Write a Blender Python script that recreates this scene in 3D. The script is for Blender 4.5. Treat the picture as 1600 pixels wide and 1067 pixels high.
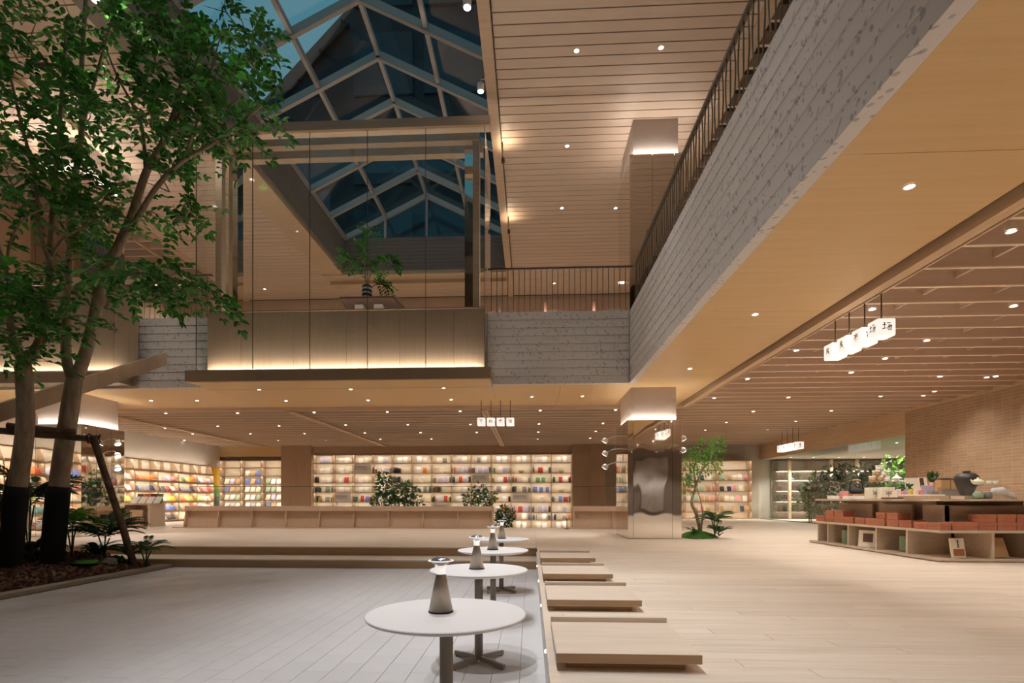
import bpy, math, random
from mathutils import Vector, Matrix
random.seed(7)
for o in list(bpy.data.objects): bpy.data.objects.remove(o)
SC = bpy.context.scene
COL = SC.collection
PI = math.pi
# ---------------------------------------------------------------- camera
F, CX, HZ, CZ = 820.0, 790.0, 780.0, 0.943      # focal length and principal point in pixels of the 1600x1067 frame; eye height
TH = math.atan(39 / 820)
cam = bpy.data.cameras.new('camera'); camo = bpy.data.objects.new('camera', cam); COL.objects.link(camo)
cam.sensor_width = 36; cam.sensor_fit = 'HORIZONTAL'; cam.lens = F / 1600 * 36
cam.shift_x = (800 - CX) / 1600; cam.shift_y = (HZ - 533.5) / 1600
cam.clip_end = 300; cam.clip_start = .05
camo.location = (0, 0, CZ); camo.rotation_euler = (PI / 2, 0, TH)
SC.camera = camo
# ---------------------------------------------------------------- sky at dusk, exposure
w = bpy.data.worlds.new('dusk'); SC.world = w; w.use_nodes = True
bg = w.node_tree.nodes['Background']; bg.inputs[0].default_value = (.06, .16, .20, 1); bg.inputs[1].default_value = .62
SC.view_settings.view_transform = 'Standard'; SC.view_settings.look = 'None'
SC.view_settings.gamma = 1; SC.view_settings.use_curve_mapping = False
SC.view_settings.exposure = 1.3
SC.cycles.max_bounces = 12; SC.cycles.diffuse_bounces = 7; SC.cycles.transparent_max_bounces = 24
# ---------------------------------------------------------------- pixel -> place
_S, _C = math.sin(TH), math.cos(TH)
def ray(u, v):
    a = (u - CX) / F
    return Vector((-_S + a * _C, _C + a * _S, (HZ - v) / F))
def onZ(u, v, z): d = ray(u, v); return d * ((z - CZ) / d.z) + Vector((0, 0, CZ))
def onY(u, v, y): d = ray(u, v); return d * (y / d.y) + Vector((0, 0, CZ))
def onX(u, v, x): d = ray(u, v); return d * (x / d.x) + Vector((0, 0, CZ))
# ---------------------------------------------------------------- node materials
MATS = {}
def newmat(name):
    m = bpy.data.materials.new(name); m.use_nodes = True
    nt = m.node_tree; b = nt.nodes['Principled BSDF']; MATS[name] = m
    return m, nt, b
def N(nt, t, **k):
    n = nt.nodes.new(t)
    for a, v in k.items(): setattr(n, a, v)
    return n
def col(c): return (c[0], c[1], c[2], 1)
def srgb(r, g, b):
    f = lambda x: (x / 255 / 12.92) if x / 255 <= .04045 else ((x / 255 + .055) / 1.055) ** 2.4
    return (f(r), f(g), f(b))
def vary(nt, colsock, amt):
    """brightness that differs from piece to piece (object random + per-piece attribute)"""
    oi = N(nt, 'ShaderNodeObjectInfo'); at = N(nt, 'ShaderNodeAttribute', attribute_name='rnd')
    ad = N(nt, 'ShaderNodeMath', operation='ADD'); nt.links.new(oi.outputs['Random'], ad.inputs[0]); nt.links.new(at.outputs['Fac'], ad.inputs[1])
    fr = N(nt, 'ShaderNodeMath', operation='FRACT'); nt.links.new(ad.outputs[0], fr.inputs[0])
    mr = N(nt, 'ShaderNodeMapRange'); nt.links.new(fr.outputs[0], mr.inputs[0]); mr.inputs[3].default_value = 1 - amt; mr.inputs[4].default_value = 1 + amt
    hv = N(nt, 'ShaderNodeHueSaturation'); nt.links.new(mr.outputs[0], hv.inputs['Value']); nt.links.new(colsock, hv.inputs['Color'])
    return hv.outputs[0], fr.outputs[0]
def plain(name, c, rough=.6, metal=0.0, noise=.0, nscale=6, bump=0.0, var=0.0, spec=.5, coat=0):
    m, nt, b = newmat(name)
    b.inputs['Roughness'].default_value = rough; b.inputs['Metallic'].default_value = metal
    b.inputs['Specular IOR Level'].default_value = spec; b.inputs['Coat Weight'].default_value = coat
    tc = N(nt, 'ShaderNodeTexCoord'); nz = N(nt, 'ShaderNodeTexNoise'); nt.links.new(tc.outputs['Object'], nz.inputs['Vector'])
    nz.inputs['Scale'].default_value = nscale; nz.inputs['Detail'].default_value = 4
    mx = N(nt, 'ShaderNodeMix', data_type='RGBA'); nt.links.new(nz.outputs['Fac'], mx.inputs[0])
    mx.inputs[6].default_value = col([max(0, x * (1 - noise)) for x in c]); mx.inputs[7].default_value = col([x * (1 + noise) for x in c])
    out = mx.outputs[2]
    if var: out, _ = vary(nt, out, var)
    nt.links.new(out, b.inputs['Base Color'])
    if bump:
        bp = N(nt, 'ShaderNodeBump'); bp.inputs['Strength'].default_value = bump; bp.inputs['Distance'].default_value = .02
        nt.links.new(nz.outputs['Fac'], bp.inputs['Height']); nt.links.new(bp.outputs[0], b.inputs['Normal'])
    return m
def wood(name, c1, c2, grain=(.7, 16, 16), rough=.5, var=.06, bump=.05, spec=.4):
    m, nt, b = newmat(name)
    soft = lambda c: [x * .86 + .14 * (.25 * c[0] + .6 * c[1] + .15 * c[2]) for x in c]
    c1, c2 = soft(c1), soft(c2)
    b.inputs['Roughness'].default_value = rough; b.inputs['Specular IOR Level'].default_value = spec
    tc = N(nt, 'ShaderNodeTexCoord'); mp = N(nt, 'ShaderNodeMapping'); mp.inputs['Scale'].default_value = grain
    nt.links.new(tc.outputs['Object'], mp.inputs['Vector'])
    oi = N(nt, 'ShaderNodeObjectInfo'); ml = N(nt, 'ShaderNodeMath', operation='MULTIPLY'); ml.inputs[1].default_value = 37
    nt.links.new(oi.outputs['Random'], ml.inputs[0]); nt.links.new(ml.outputs[0], mp.inputs['Location'])
    nz = N(nt, 'ShaderNodeTexNoise'); nz.inputs['Scale'].default_value = 1.6; nz.inputs['Detail'].default_value = 6; nz.inputs['Roughness'].default_value = .6
    nt.links.new(mp.outputs[0], nz.inputs['Vector'])
    rp = N(nt, 'ShaderNodeValToRGB'); rp.color_ramp.elements[0].position = .3; rp.color_ramp.elements[1].position = .72
    rp.color_ramp.elements[0].color = col(c1); rp.color_ramp.elements[1].color = col(c2)
    nt.links.new(nz.outputs['Fac'], rp.inputs[0])
    out, _ = vary(nt, rp.outputs[0], var)
    nt.links.new(out, b.inputs['Base Color'])
    bp = N(nt, 'ShaderNodeBump'); bp.inputs['Strength'].default_value = bump; bp.inputs['Distance'].default_value = .01
    nt.links.new(nz.outputs['Fac'], bp.inputs['Height']); nt.links.new(bp.outputs[0], b.inputs['Normal'])
    return m
def emit(name, c, s):
    m, nt, b = newmat(name)
    b.inputs['Base Color'].default_value = col(c); b.inputs['Emission Color'].default_value = col(c); b.inputs['Emission Strength'].default_value = s
    return m
def glass(name, tint=(.972, .985, .978), refl=1.0, ior=1.5):
    m = bpy.data.materials.new(name); m.use_nodes = True; nt = m.node_tree; MATS[name] = m
    nt.nodes.remove(nt.nodes['Principled BSDF']); out = nt.nodes['Material Output']
    tr = N(nt, 'ShaderNodeBsdfTransparent'); tr.inputs[0].default_value = col(tint)
    gl = N(nt, 'ShaderNodeBsdfGlossy'); gl.inputs['Roughness'].default_value = .01; gl.inputs[0].default_value = (.95, .97, 1, 1)
    lw = N(nt, 'ShaderNodeLayerWeight'); lw.inputs[0].default_value = .5
    pw = N(nt, 'ShaderNodeMath', operation='POWER'); pw.inputs[1].default_value = 5; nt.links.new(lw.outputs['Facing'], pw.inputs[0])
    ml = N(nt, 'ShaderNodeMath', operation='MULTIPLY_ADD'); ml.inputs[1].default_value = .9 * refl; ml.inputs[2].default_value = .035 * refl; nt.links.new(pw.outputs[0], ml.inputs[0])
    mx = N(nt, 'ShaderNodeMixShader'); nt.links.new(ml.outputs[0], mx.inputs[0]); nt.links.new(tr.outputs[0], mx.inputs[1]); nt.links.new(gl.outputs[0], mx.inputs[2])
    nt.links.new(mx.outputs[0], out.inputs[0])
    return m
# woods
wood('oak_floor', srgb(212, 192, 168), srgb(230, 214, 196), (.9, 14, 14), .42, .07, .03, .45)
wood('oak_seat', srgb(214, 192, 168), srgb(228, 208, 186), (1.2, 22, 22), .45, .03)
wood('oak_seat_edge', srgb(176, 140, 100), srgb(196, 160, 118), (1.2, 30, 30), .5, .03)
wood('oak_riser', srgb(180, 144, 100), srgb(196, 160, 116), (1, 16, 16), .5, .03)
wood('ceiling_plank', srgb(196, 168, 142), srgb(204, 176, 150), (.4, 9, 9), .5, .03, .02)
wood('soffit_oak', srgb(208, 168, 108), srgb(216, 178, 120), (.35, 9, 9), .45, .02, .02, .22)
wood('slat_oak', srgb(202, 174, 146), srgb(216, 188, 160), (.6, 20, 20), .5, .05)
wood('slat_edge_lit', srgb(232, 206, 176), srgb(240, 216, 188), (.6, 20, 20), .5, .03)  # paler copy of the slat oak: light from below put into the colour
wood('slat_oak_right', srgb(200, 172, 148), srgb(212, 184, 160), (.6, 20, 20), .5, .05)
wood('ceiling_gap', srgb(60, 44, 32), srgb(70, 52, 38), (.6, 9, 9), .8, .02)
wood('ceiling_backing', srgb(120, 92, 68), srgb(134, 104, 78), (.6, 9, 9), .7, .02)
wood('trim_oak', srgb(196, 160, 118), srgb(214, 178, 136), (9, .6, 9), .45, .02)
wood('beam_oak', srgb(186, 154, 120), srgb(202, 170, 136), (.5, 12, 12), .5, .02)
wood('panel_oak', srgb(164, 130, 98), srgb(182, 148, 114), (22, 22, .7), .5, .03)
wood('counter_oak', srgb(206, 176, 148), srgb(220, 192, 164), (24, 24, 1.2), .5, .04)
wood('bronze_panel', srgb(144, 118, 90), srgb(156, 130, 102), (30, 30, .6), .34, .03, .02, .5)
wood('shelf_oak', srgb(190, 160, 126), srgb(208, 180, 146), (3, 16, 16), .5, .03)
wood('display_oak', srgb(196, 174, 148), srgb(210, 188, 162), (2, 14, 14), .5, .03)
wood('stair_panel', srgb(168, 144, 118), srgb(184, 160, 132), (20, 3, .8), .5, .04)
wood('bark', srgb(136, 116, 94), srgb(180, 160, 134), (9, 9, 2.2), .85, 0, .6, .2)
wood('bark_pole', srgb(92, 72, 56), srgb(136, 112, 90), (5, 5, 5), .9, .1, .6, .2)
# mineral surfaces
plain('plaster', srgb(188, 172, 160), .7, 0, .05, 9, .25)
plain('white_wall', srgb(196, 184, 168), .8, 0, .05, 5, .05)
plain('tile', srgb(198, 195, 194), .45, 0, .04, 3, .02, .02)
plain('grout', srgb(120, 116, 116), .9)
plain('kerb_stone', srgb(150, 138, 122), .8, 0, .1, 8, .1)
plain('brick', srgb(172, 144, 116), .8, 0, .14, 9, .2, .09, .25)
plain('mortar', srgb(206, 178, 148), .9)
plain('grey_upstand', srgb(128, 114, 106), .8, 0, .12, 7, .1, .05)
# metals, plastics
plain('table_laminate', srgb(236, 231, 228), .5, 0, .01)
plain('table_metal', srgb(150, 142, 130), .45, .25)
plain('lamp_bronze', srgb(176, 164, 148), .35, .45)
plain('lamp_steel', srgb(200, 205, 215), .18, .9)
plain('dark_bronze', srgb(96, 82, 66), .45, .6)
plain('steel_trim', srgb(180, 172, 160), .25, 1)
plain('alu_grey', srgb(176, 168, 162), .5, .2)
plain('black', srgb(24, 22, 22), .5)
plain('white_paint', srgb(235, 232, 228), .5)
plain('ink', srgb(30, 26, 26), .8)
plain('lacquer_white', srgb(240, 236, 230), .35)
plain('trunk_wrap', srgb(22, 24, 26), .95, 0, .4, 22, .5)
plain('rope', srgb(70, 54, 40), .9)
plain('rock', srgb(140, 130, 118), .9, 0, .35, 5, .8)
plain('mulch', srgb(124, 94, 78), .95, 0, .4, 30, .5, .4)
plain('soil', srgb(48, 36, 30), .95, 0, .3, 12, .5)
plain('moss', srgb(64, 112, 32), .95, 0, .45, 40, 1.0)
plain('fabric_white', srgb(222, 220, 222), .9, 0, .05, 20, .2)
plain('grey_wall', srgb(138, 126, 116), .8, 0, .06, 3)
plain('facade', srgb(28, 34, 40), .7, 0, .2, .3)
plain('facade_pane', srgb(26, 40, 48), .25, 0, .2, .5)
plain('red_box', srgb(178, 112, 84), .55, 0, .22, 14, .3, .12)
plain('kettle_iron', srgb(46, 48, 54), .6, .2)
plain('jar_black', srgb(64, 58, 54), .42, 0, .25, 5)
plain('celadon', srgb(226, 232, 206), .3)
plain('vase_blue', srgb(44, 56, 86), .3)
plain('leather_brown', srgb(92, 62, 50), .5)
for nm, c in dict(cream=(236, 226, 206), white=(240, 238, 234), grey=(140, 136, 132), charcoal=(62, 60, 62), navy=(44, 58, 104), blue=(104, 124, 190), teal=(60, 116, 118),
                  green=(110, 160, 104), sage=(164, 188, 156), lime=(206, 214, 120), yellow=(232, 196, 72), orange=(228, 132, 44), red=(190, 66, 52), maroon=(104, 48, 44), pink=(222, 152, 150), tan=(196, 160, 116), brown=(112, 80, 58), lilac=(196, 190, 214)).items():
    plain('book_' + nm, srgb(*c), .55, 0, .05, 10)
plain('shelf_back', srgb(232, 222, 200), .7, 0, .03, 8)
plain('paper', srgb(236, 230, 216), .85)
emit('led_warm', (1, .86, .68), 2.5)
emit('led_shelf', (1, .94, .84), 9)
emit('lens', (1, .92, .82), 5)
emit('lens_cool', (.92, .95, 1), 16)
emit('lantern', (1, .95, .88), .31)
emit('lamp_glow', (1, .95, .9), .24)
for nm_ in ('lens', 'lens_cool', 'lamp_glow'): MATS[nm_].cycles.emission_sampling = 'NONE'     # tiny faces; their lamps carry the light
glass('glass_clear'); glass('glass_sky', (.86, .92, .94), 1.0); glass('glass_tint', (.93, .965, .95), 1.4)
glass('acrylic', (.97, .98, .98), .8, 1.4)
def mat_mirror():
    m, nt, b = newmat('mirror')
    b.inputs['Base Color'].default_value = (.80, .76, .70, 1); b.inputs['Metallic'].default_value = 1; b.inputs['Roughness'].default_value = .035
    tc = N(nt, 'ShaderNodeTexCoord'); mp = N(nt, 'ShaderNodeMapping'); mp.inputs['Scale'].default_value = (1.2, 1.2, .7)
    nt.links.new(tc.outputs['Object'], mp.inputs['Vector'])
    nz = N(nt, 'ShaderNodeTexNoise'); nz.inputs['Scale'].default_value = 1.3; nz.inputs['Detail'].default_value = 1
    nt.links.new(mp.outputs[0], nz.inputs['Vector'])
    bp = N(nt, 'ShaderNodeBump'); bp.inputs['Strength'].default_value = .12; bp.inputs['Distance'].default_value = .08
    nt.links.new(nz.outputs['Fac'], bp.inputs['Height']); nt.links.new(bp.outputs[0], b.inputs['Normal'])
mat_mirror()
def mat_chips():
    """pale cast boards with slanting grey flakes"""
    m, nt, b = newmat('chip_board'); b.inputs['Roughness'].default_value = .8
    ge = N(nt, 'ShaderNodeNewGeometry')
    base = N(nt, 'ShaderNodeRGB'); base.outputs[0].default_value = col(srgb(206, 200, 194))
    cur = base.outputs[0]
    for k, (ry, rx, thr, c, sc) in enumerate(((.5, .5, .24, srgb(150, 146, 148), 3.0), (-.45, -.45, .22, srgb(156, 152, 154), 3.4), (.9, .9, .20, srgb(136, 132, 136), 4.0))):
        mp = N(nt, 'ShaderNodeMapping'); mp.inputs['Rotation'].default_value = (rx, ry, 0); mp.inputs['Location'].default_value = (k * 3.1, k * 1.7, k * .9)
        nt.links.new(ge.outputs['Position'], mp.inputs['Vector'])
        m2 = N(nt, 'ShaderNodeMapping'); m2.inputs['Scale'].default_value = (4.6, 4.6, .8); nt.links.new(mp.outputs[0], m2.inputs['Vector'])
        vo = N(nt, 'ShaderNodeTexVoronoi'); vo.inputs['Scale'].default_value = sc; vo.inputs['Randomness'].default_value = 1
        nt.links.new(m2.outputs[0], vo.inputs['Vector'])
        lt = N(nt, 'ShaderNodeMapRange'); lt.inputs[1].default_value = thr; lt.inputs[2].default_value = thr + .05; lt.inputs[3].default_value = .7; lt.inputs[4].default_value = 0
        nt.links.new(vo.outputs['Distance'], lt.inputs[0])
        sep = N(nt, 'ShaderNodeSeparateColor'); nt.links.new(vo.outputs['Color'], sep.inputs[0])
        gt = N(nt, 'ShaderNodeMath', operation='GREATER_THAN'); gt.inputs[1].default_value = .56; nt.links.new(sep.outputs[0], gt.inputs[0])
        mu = N(nt, 'ShaderNodeMath', operation='MULTIPLY'); nt.links.new(lt.outputs[0], mu.inputs[0]); nt.links.new(gt.outputs[0], mu.inputs[1])
        mx = N(nt, 'ShaderNodeMix', data_type='RGBA'); nt.links.new(mu.outputs[0], mx.inputs[0]); nt.links.new(cur, mx.inputs[6]); mx.inputs[7].default_value = col(c)
        cur = mx.outputs[2]
    out, _ = vary(nt, cur, .03)
    nt.links.new(out, b.inputs['Base Color'])
mat_chips()
def mat_leaf(name, c1, c2, rough=.45, transl=.25):
    m, nt, b = newmat(name); b.inputs['Roughness'].default_value = rough
    ge = N(nt, 'ShaderNodeNewGeometry'); nz = N(nt, 'ShaderNodeTexNoise'); nz.inputs['Scale'].default_value = 5; nt.links.new(ge.outputs['Position'], nz.inputs['Vector'])
    rp = N(nt, 'ShaderNodeValToRGB'); rp.color_ramp.elements[0].color = col(c1); rp.color_ramp.elements[1].color = col(c2)
    rp.color_ramp.elements[0].position = .35; rp.color_ramp.elements[1].position = .65
    nt.links.new(nz.outputs['Fac'], rp.inputs[0])
    out, _ = vary(nt, rp.outputs[0], .25)
    nt.links.new(out, b.inputs['Base Color'])
    tl = N(nt, 'ShaderNodeBsdfTranslucent'); nt.links.new(out, tl.inputs[0])
    mx = N(nt, 'ShaderNodeMixShader'); mx.inputs[0].default_value = transl
    nt.links.new(b.outputs[0], mx.inputs[1]); nt.links.new(tl.outputs[0], mx.inputs[2]); nt.links.new(mx.outputs[0], nt.nodes['Material Output'].inputs[0])
mat_leaf('leaf_tree', srgb(46, 112, 32), srgb(78, 156, 54))
mat_leaf('leaf_bright', srgb(84, 142, 44), srgb(120, 176, 70))
mat_leaf('leaf_fern', srgb(34, 78, 34), srgb(76, 116, 52))
mat_leaf('leaf_ficus', srgb(44, 88, 48), srgb(84, 130, 76))
mat_leaf('leaf_dark', srgb(24, 58, 40), srgb(48, 90, 60))
mat_leaf('petal', srgb(214, 220, 206), srgb(236, 238, 228))
def mat_poster():
    m, nt, b = newmat('poster_print'); b.inputs['Roughness'].default_value = .6
    tc = N(nt, 'ShaderNodeTexCoord'); sp = N(nt, 'ShaderNodeSeparateXYZ'); nt.links.new(tc.outputs['Generated'], sp.inputs[0])
    nz = N(nt, 'ShaderNodeTexNoise'); nz.inputs['Scale'].default_value = 6; nt.links.new(tc.outputs['Generated'], nz.inputs['Vector'])
    ad = N(nt, 'ShaderNodeMath', operation='MULTIPLY_ADD'); nt.links.new(nz.outputs['Fac'], ad.inputs[0]); ad.inputs[1].default_value = .16; nt.links.new(sp.outputs['Z'], ad.inputs[2])
    rp = N(nt, 'ShaderNodeValToRGB'); nt.links.new(ad.outputs[0], rp.inputs[0])
    e = rp.color_ramp.elements; e[0].position = .38; e[0].color = col(srgb(66, 84, 80)); e[1].position = .40; e[1].color = col(srgb(70, 140, 66))
    for p, c in ((.55, (110, 168, 60)), (.68, (222, 178, 52)), (1, (226, 172, 34))):
        x = e.new(p); x.color = col(srgb(*c))
    nt.links.new(rp.outputs[0], b.inputs['Base Color'])
mat_poster()
# ---------------------------------------------------------------- mesh building
class MB:
    def __init__(s): s.v = []; s.f = []; s.m = []; s.r = []
    def add(s, vs, fs, mi=0, rnd=0.0):
        n = len(s.v); s.v += [tuple(p) for p in vs]
        s.f += [tuple(i + n for i in f) for f in fs]; s.m += [mi] * len(fs); s.r += [rnd] * len(fs)
        return s
    def box(s, x0, x1, y0, y1, z0, z1, mi=0, rnd=0.0):
        return s.add([(x0, y0, z0), (x1, y0, z0), (x1, y1, z0), (x0, y1, z0), (x0, y0, z1), (x1, y0, z1), (x1, y1, z1), (x0, y1, z1)],
                     [(3, 2, 1, 0), (4, 5, 6, 7), (0, 1, 5, 4), (1, 2, 6, 5), (2, 3, 7, 6), (3, 0, 4, 7)], mi, rnd)
    def bev(s, x0, x1, y0, y1, z0, z1, c, mi=0, rnd=0.0):
        """box with every edge chamfered by c"""
        vs = []
        for x, sx in ((x0, 1), (x1, -1)):
            for y, sy in ((y0, 1), (y1, -1)):
                for z, sz in ((z0, 1), (z1, -1)):
                    vs += [(x, y + sy * c, z + sz * c), (x + sx * c, y, z + sz * c), (x + sx * c, y + sy * c, z)]
        I = lambda a, b, d, k: (a * 4 + b * 2 + d) * 3 + k
        fs = [(I(0,0,0,0), I(0,0,1,0), I(0,1,1,0), I(0,1,0,0)), (I(1,0,0,0), I(1,1,0,0), I(1,1,1,0), I(1,0,1,0)),
              (I(0,0,0,1), I(1,0,0,1), I(1,0,1,1), I(0,0,1,1)), (I(0,1,0,1), I(0,1,1,1), I(1,1,1,1), I(1,1,0,1)),
              (I(0,0,0,2), I(0,1,0,2), I(1,1,0,2), I(1,0,0,2)), (I(0,0,1,2), I(1,0,1,2), I(1,1,1,2), I(0,1,1,2))]
        for a in (0, 1):
            for b in (0, 1):
                fs.append((I(a,b,0,0), I(a,b,0,1), I(a,b,1,1), I(a,b,1,0)))
                fs.append((I(a,0,b,0), I(a,0,b,2), I(a,1,b,2), I(a,1,b,0)))
                fs.append((I(0,a,b,1), I(0,a,b,2), I(1,a,b,2), I(1,a,b,1)))
                for d in (0, 1): fs.append((I(a,b,d,0), I(a,b,d,1), I(a,b,d,2)))
        return s.add(vs, fs, mi, rnd)
    def top(s, x0, x1, y0, y1, z0, z1, c, mi=0, rnd=0.0):
        """slab with chamfered top edges, no underside (floor pieces)"""
        return s.add([(x0, y0, z0), (x1, y0, z0), (x1, y1, z0), (x0, y1, z0), (x0, y0, z1 - c), (x1, y0, z1 - c), (x1, y1, z1 - c), (x0, y1, z1 - c),
                      (x0 + c, y0 + c, z1), (x1 - c, y0 + c, z1), (x1 - c, y1 - c, z1), (x0 + c, y1 - c, z1)],
                     [(8, 9, 10, 11), (4, 5, 9, 8), (5, 6, 10, 9), (6, 7, 11, 10), (7, 4, 8, 11), (0, 1, 5, 4), (1, 2, 6, 5), (2, 3, 7, 6), (3, 0, 4, 7)], mi, rnd)
    def quad(s, a, b, c, d, mi=0, rnd=0.0): return s.add([a, b, c, d], [(0, 1, 2, 3)], mi, rnd)
    def prism(s, poly, ax, lo, hi, mi=0):
        """closed polygon extruded along axis ax ('x','y','z'); poly holds the two other coordinates in order"""
        def P(p, t): return (t, p[0], p[1]) if ax == 'x' else ((p[0], t, p[1]) if ax == 'y' else (p[0], p[1], t))
        n = len(poly)
        return s.add([P(p, lo) for p in poly] + [P(p, hi) for p in poly],
                     [tuple(range(n - 1, -1, -1)), tuple(range(n, 2 * n))] + [(i, (i + 1) % n, n + (i + 1) % n, n + i) for i in range(n)], mi)
    def lathe(s, prof, c=(0, 0, 0), n=24, mi=0, caps=True):
        vs = []; fs = []
        for r, z in prof:
            for k in range(n):
                a = 2 * PI * k / n; vs.append((c[0] + r * math.cos(a), c[1] + r * math.sin(a), c[2] + z))
        for i in range(len(prof) - 1):
            for k in range(n):
                fs.append((i * n + k, i * n + (k + 1) % n, (i + 1) * n + (k + 1) % n, (i + 1) * n + k))
        if caps:
            fs.append(tuple(range(n - 1, -1, -1))); fs.append(tuple((len(prof) - 1) * n + k for k in range(n)))
        return s.add(vs, fs, mi)
    def tube(s, pts, rad, n=8, mi=0):
        pts = [Vector(p) for p in pts]
        if not isinstance(rad, (list, tuple)): rad = [rad] * len(pts)
        vs = []; fs = []; prev = None
        for i, p in enumerate(pts):
            t = (pts[min(i + 1, len(pts) - 1)] - pts[max(i - 1, 0)]).normalized()
            if prev is None:
                a = Vector((0, 0, 1)) if abs(t.z) < .9 else Vector((1, 0, 0)); x = t.cross(a).normalized()
            else:
                x = (prev - t * prev.dot(t)).normalized()
            prev = x; y = t.cross(x)
            for k in range(n):
                an = 2 * PI * k / n; vs.append(p + (x * math.cos(an) + y * math.sin(an)) * rad[i])
        for i in range(len(pts) - 1):
            for k in range(n): fs.append((i * n + k, i * n + (k + 1) % n, (i + 1) * n + (k + 1) % n, (i + 1) * n + k))
        fs.append(tuple(range(n - 1, -1, -1))); fs.append(tuple((len(pts) - 1) * n + k for k in range(n)))
        return s.add(vs, fs, mi)
    def mesh(s, name, mats, smooth=False, shift=Vector((0, 0, 0))):
        me = bpy.data.meshes.new(name)
        me.from_pydata([(p[0] - shift.x, p[1] - shift.y, p[2] - shift.z) for p in s.v], [], s.f)
        for mm in (mats if isinstance(mats, (list, tuple)) else [mats]): me.materials.append(MATS[mm])
        if any(s.m): me.polygons.foreach_set('material_index', s.m)
        if any(s.r):
            at = me.attributes.new('rnd', 'FLOAT', 'FACE'); at.data.foreach_set('value', s.r)
        if smooth: me.polygons.foreach_set('use_smooth', [True] * len(me.polygons))
        me.update(); return me
    def build(s, name, mats, parent=None, smooth=False, local=False):
        """vertices are in world coordinates (or, local=True, in the parent's); origin goes to the middle of the underside"""
        xs = [p[0] for p in s.v]; ys = [p[1] for p in s.v]; zs = [p[2] for p in s.v]
        c = Vector(((min(xs) + max(xs)) / 2, (min(ys) + max(ys)) / 2, min(zs)))
        o = bpy.data.objects.new(name, s.mesh(name, mats, smooth, c)); COL.objects.link(o)
        o.location = c
        if parent:
            o.parent = parent
            if not local: o.location = c - wloc(parent)
        return o
def wloc(o):
    p = Vector((0, 0, 0))
    while o: p += o.location; o = o.parent
    return p
def empty(name, loc=(0, 0, 0), rz=0):
    o = bpy.data.objects.new(name, None); COL.objects.link(o); o.location = loc; o.rotation_euler = (0, 0, rz); o.empty_display_size = .1
    return o
def tag(o, label, cat, group=None):
    o['label'] = label; o['category'] = cat
    if group: o['group'] = group
    return o
def struct(o): o['kind'] = 'structure'; return o
def stuff(o): o['kind'] = 'stuff'; return o
def inst(name, me, parent, loc, rot=None):
    o = bpy.data.objects.new(name, me); COL.objects.link(o); o.parent = parent; o.location = loc
    if rot: o.rotation_euler = rot
    return o
def copy_tree(o, parent=None):
    c = o.copy(); COL.objects.link(c); c.parent = parent
    for ch in list(o.children): copy_tree(ch, c)
    return c
def box(name, x0, x1, y0, y1, z0, z1, m, parent=None, bev=0):
    b = MB()
    if bev: b.bev(x0, x1, y0, y1, z0, z1, bev)
    else: b.box(x0, x1, y0, y1, z0, z1)
    return b.build(name, m, parent)
def spot(parent, loc, energy, color, deg=100, blend=.6, radius=.06, target=None):
    l = bpy.data.lights.new('lamp', 'SPOT'); l.energy = energy; l.color = color; l.spot_size = math.radians(deg); l.spot_blend = blend; l.shadow_soft_size = radius
    o = bpy.data.objects.new('lamp', l); COL.objects.link(o); o.parent = parent; o.location = loc
    if target is not None: o.rotation_euler = Vector(target).to_track_quat('-Z', 'Y').to_euler()
    return o
def area(parent, loc, sx, sy, energy, color, direction=(0, 0, -1), spread=180):
    l = bpy.data.lights.new('lamp', 'AREA'); l.shape = 'RECTANGLE'; l.size = sx; l.size_y = sy; l.energy = energy; l.color = color; l.spread = math.radians(spread)
    o = bpy.data.objects.new('lamp', l); COL.objects.link(o); o.parent = parent; o.location = loc
    o.rotation_euler = Vector(direction).to_track_quat('-Z', 'Y').to_euler()
    return o
WARM = (1, .93, .845); NEUT = (1, .96, .91); COOL = (.95, .97, 1)
# ================================================================ levels and lines of the building
ZP = -.317          # sunken tiled floor
ZS = 3.62           # soffit under the balcony
ZL = 3.55           # underside of the slats
ZC = 10.05          # upper plank ceiling
ZU = 4.25           # upper floor
YP = 12.2           # balcony front (far side of the void)
XR = 2.28           # balcony front (right side of the void)
# ---------------------------------------------------------------- wood floor, plank by plank
floor = struct(empty('floor', (5, 5, -.02)))
sub = MB()
sub.box(.12, 11.2, -6, 17.3, -.3, -.016); sub.box(-16, .12, 10.25, 17.3, -.3, -.016)
sub.box(-16, -12, -6, 10.25, -.3, -.016); sub.box(-16, -11.9, 17.3, 26, -.3, -.016); sub.box(3.0, 20, 17.3, 26.4, -.3, -.016); sub.box(11.2, 20, 13.5, 17.3, -.3, -.016)
sub.build('subfloor', 'soil', floor)
PW, PL = .15, 1.8
pm = MB().top(-PL / 2 + .0015, PL / 2 - .0015, -PW / 2 + .0012, PW / 2 - .0012, -.016, 0, .0012).mesh('plank', 'oak_floor')
rest = MB(); cand = []
def plank_run(xa, xb, ya, yb, near):
    n = int(round((yb - ya) / PW))
    for j in range(n):
        y = ya + (j + .5) * PW; x = xa - ((j * 7919) % 100) / 100 * PL
        while x < xb:
            a, b = max(x, xa), min(x + PL, xb)
            if b - a > .05:
                if near and abs(b - a - PL) < 1e-6 and y > 2.2: cand.append((y, (a + b) / 2))
                else: rest.top(a + .0015, b - .0015, y - PW / 2 + .0012, y + PW / 2 - .0012, -.016, 0, .0012, 0, random.random())
            x += PL
plank_run(.12, 9.0, -6, 12, True); plank_run(9.0, 11.2, -6, 12, False)
plank_run(.12, 11.2, 12, 17.25, False); plank_run(-16, .12, 10.25, 17.3, False)
plank_run(-16, -12, -6, 10.25, False); plank_run(-16, -11.9, 17.3, 26, False); plank_run(3.0, 20, 17.3, 26.3, False)
inview = [c for c in cand if c[1] - .9 < c[0] * .96]
inview.sort(); chosen = set(inview[:300])
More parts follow.
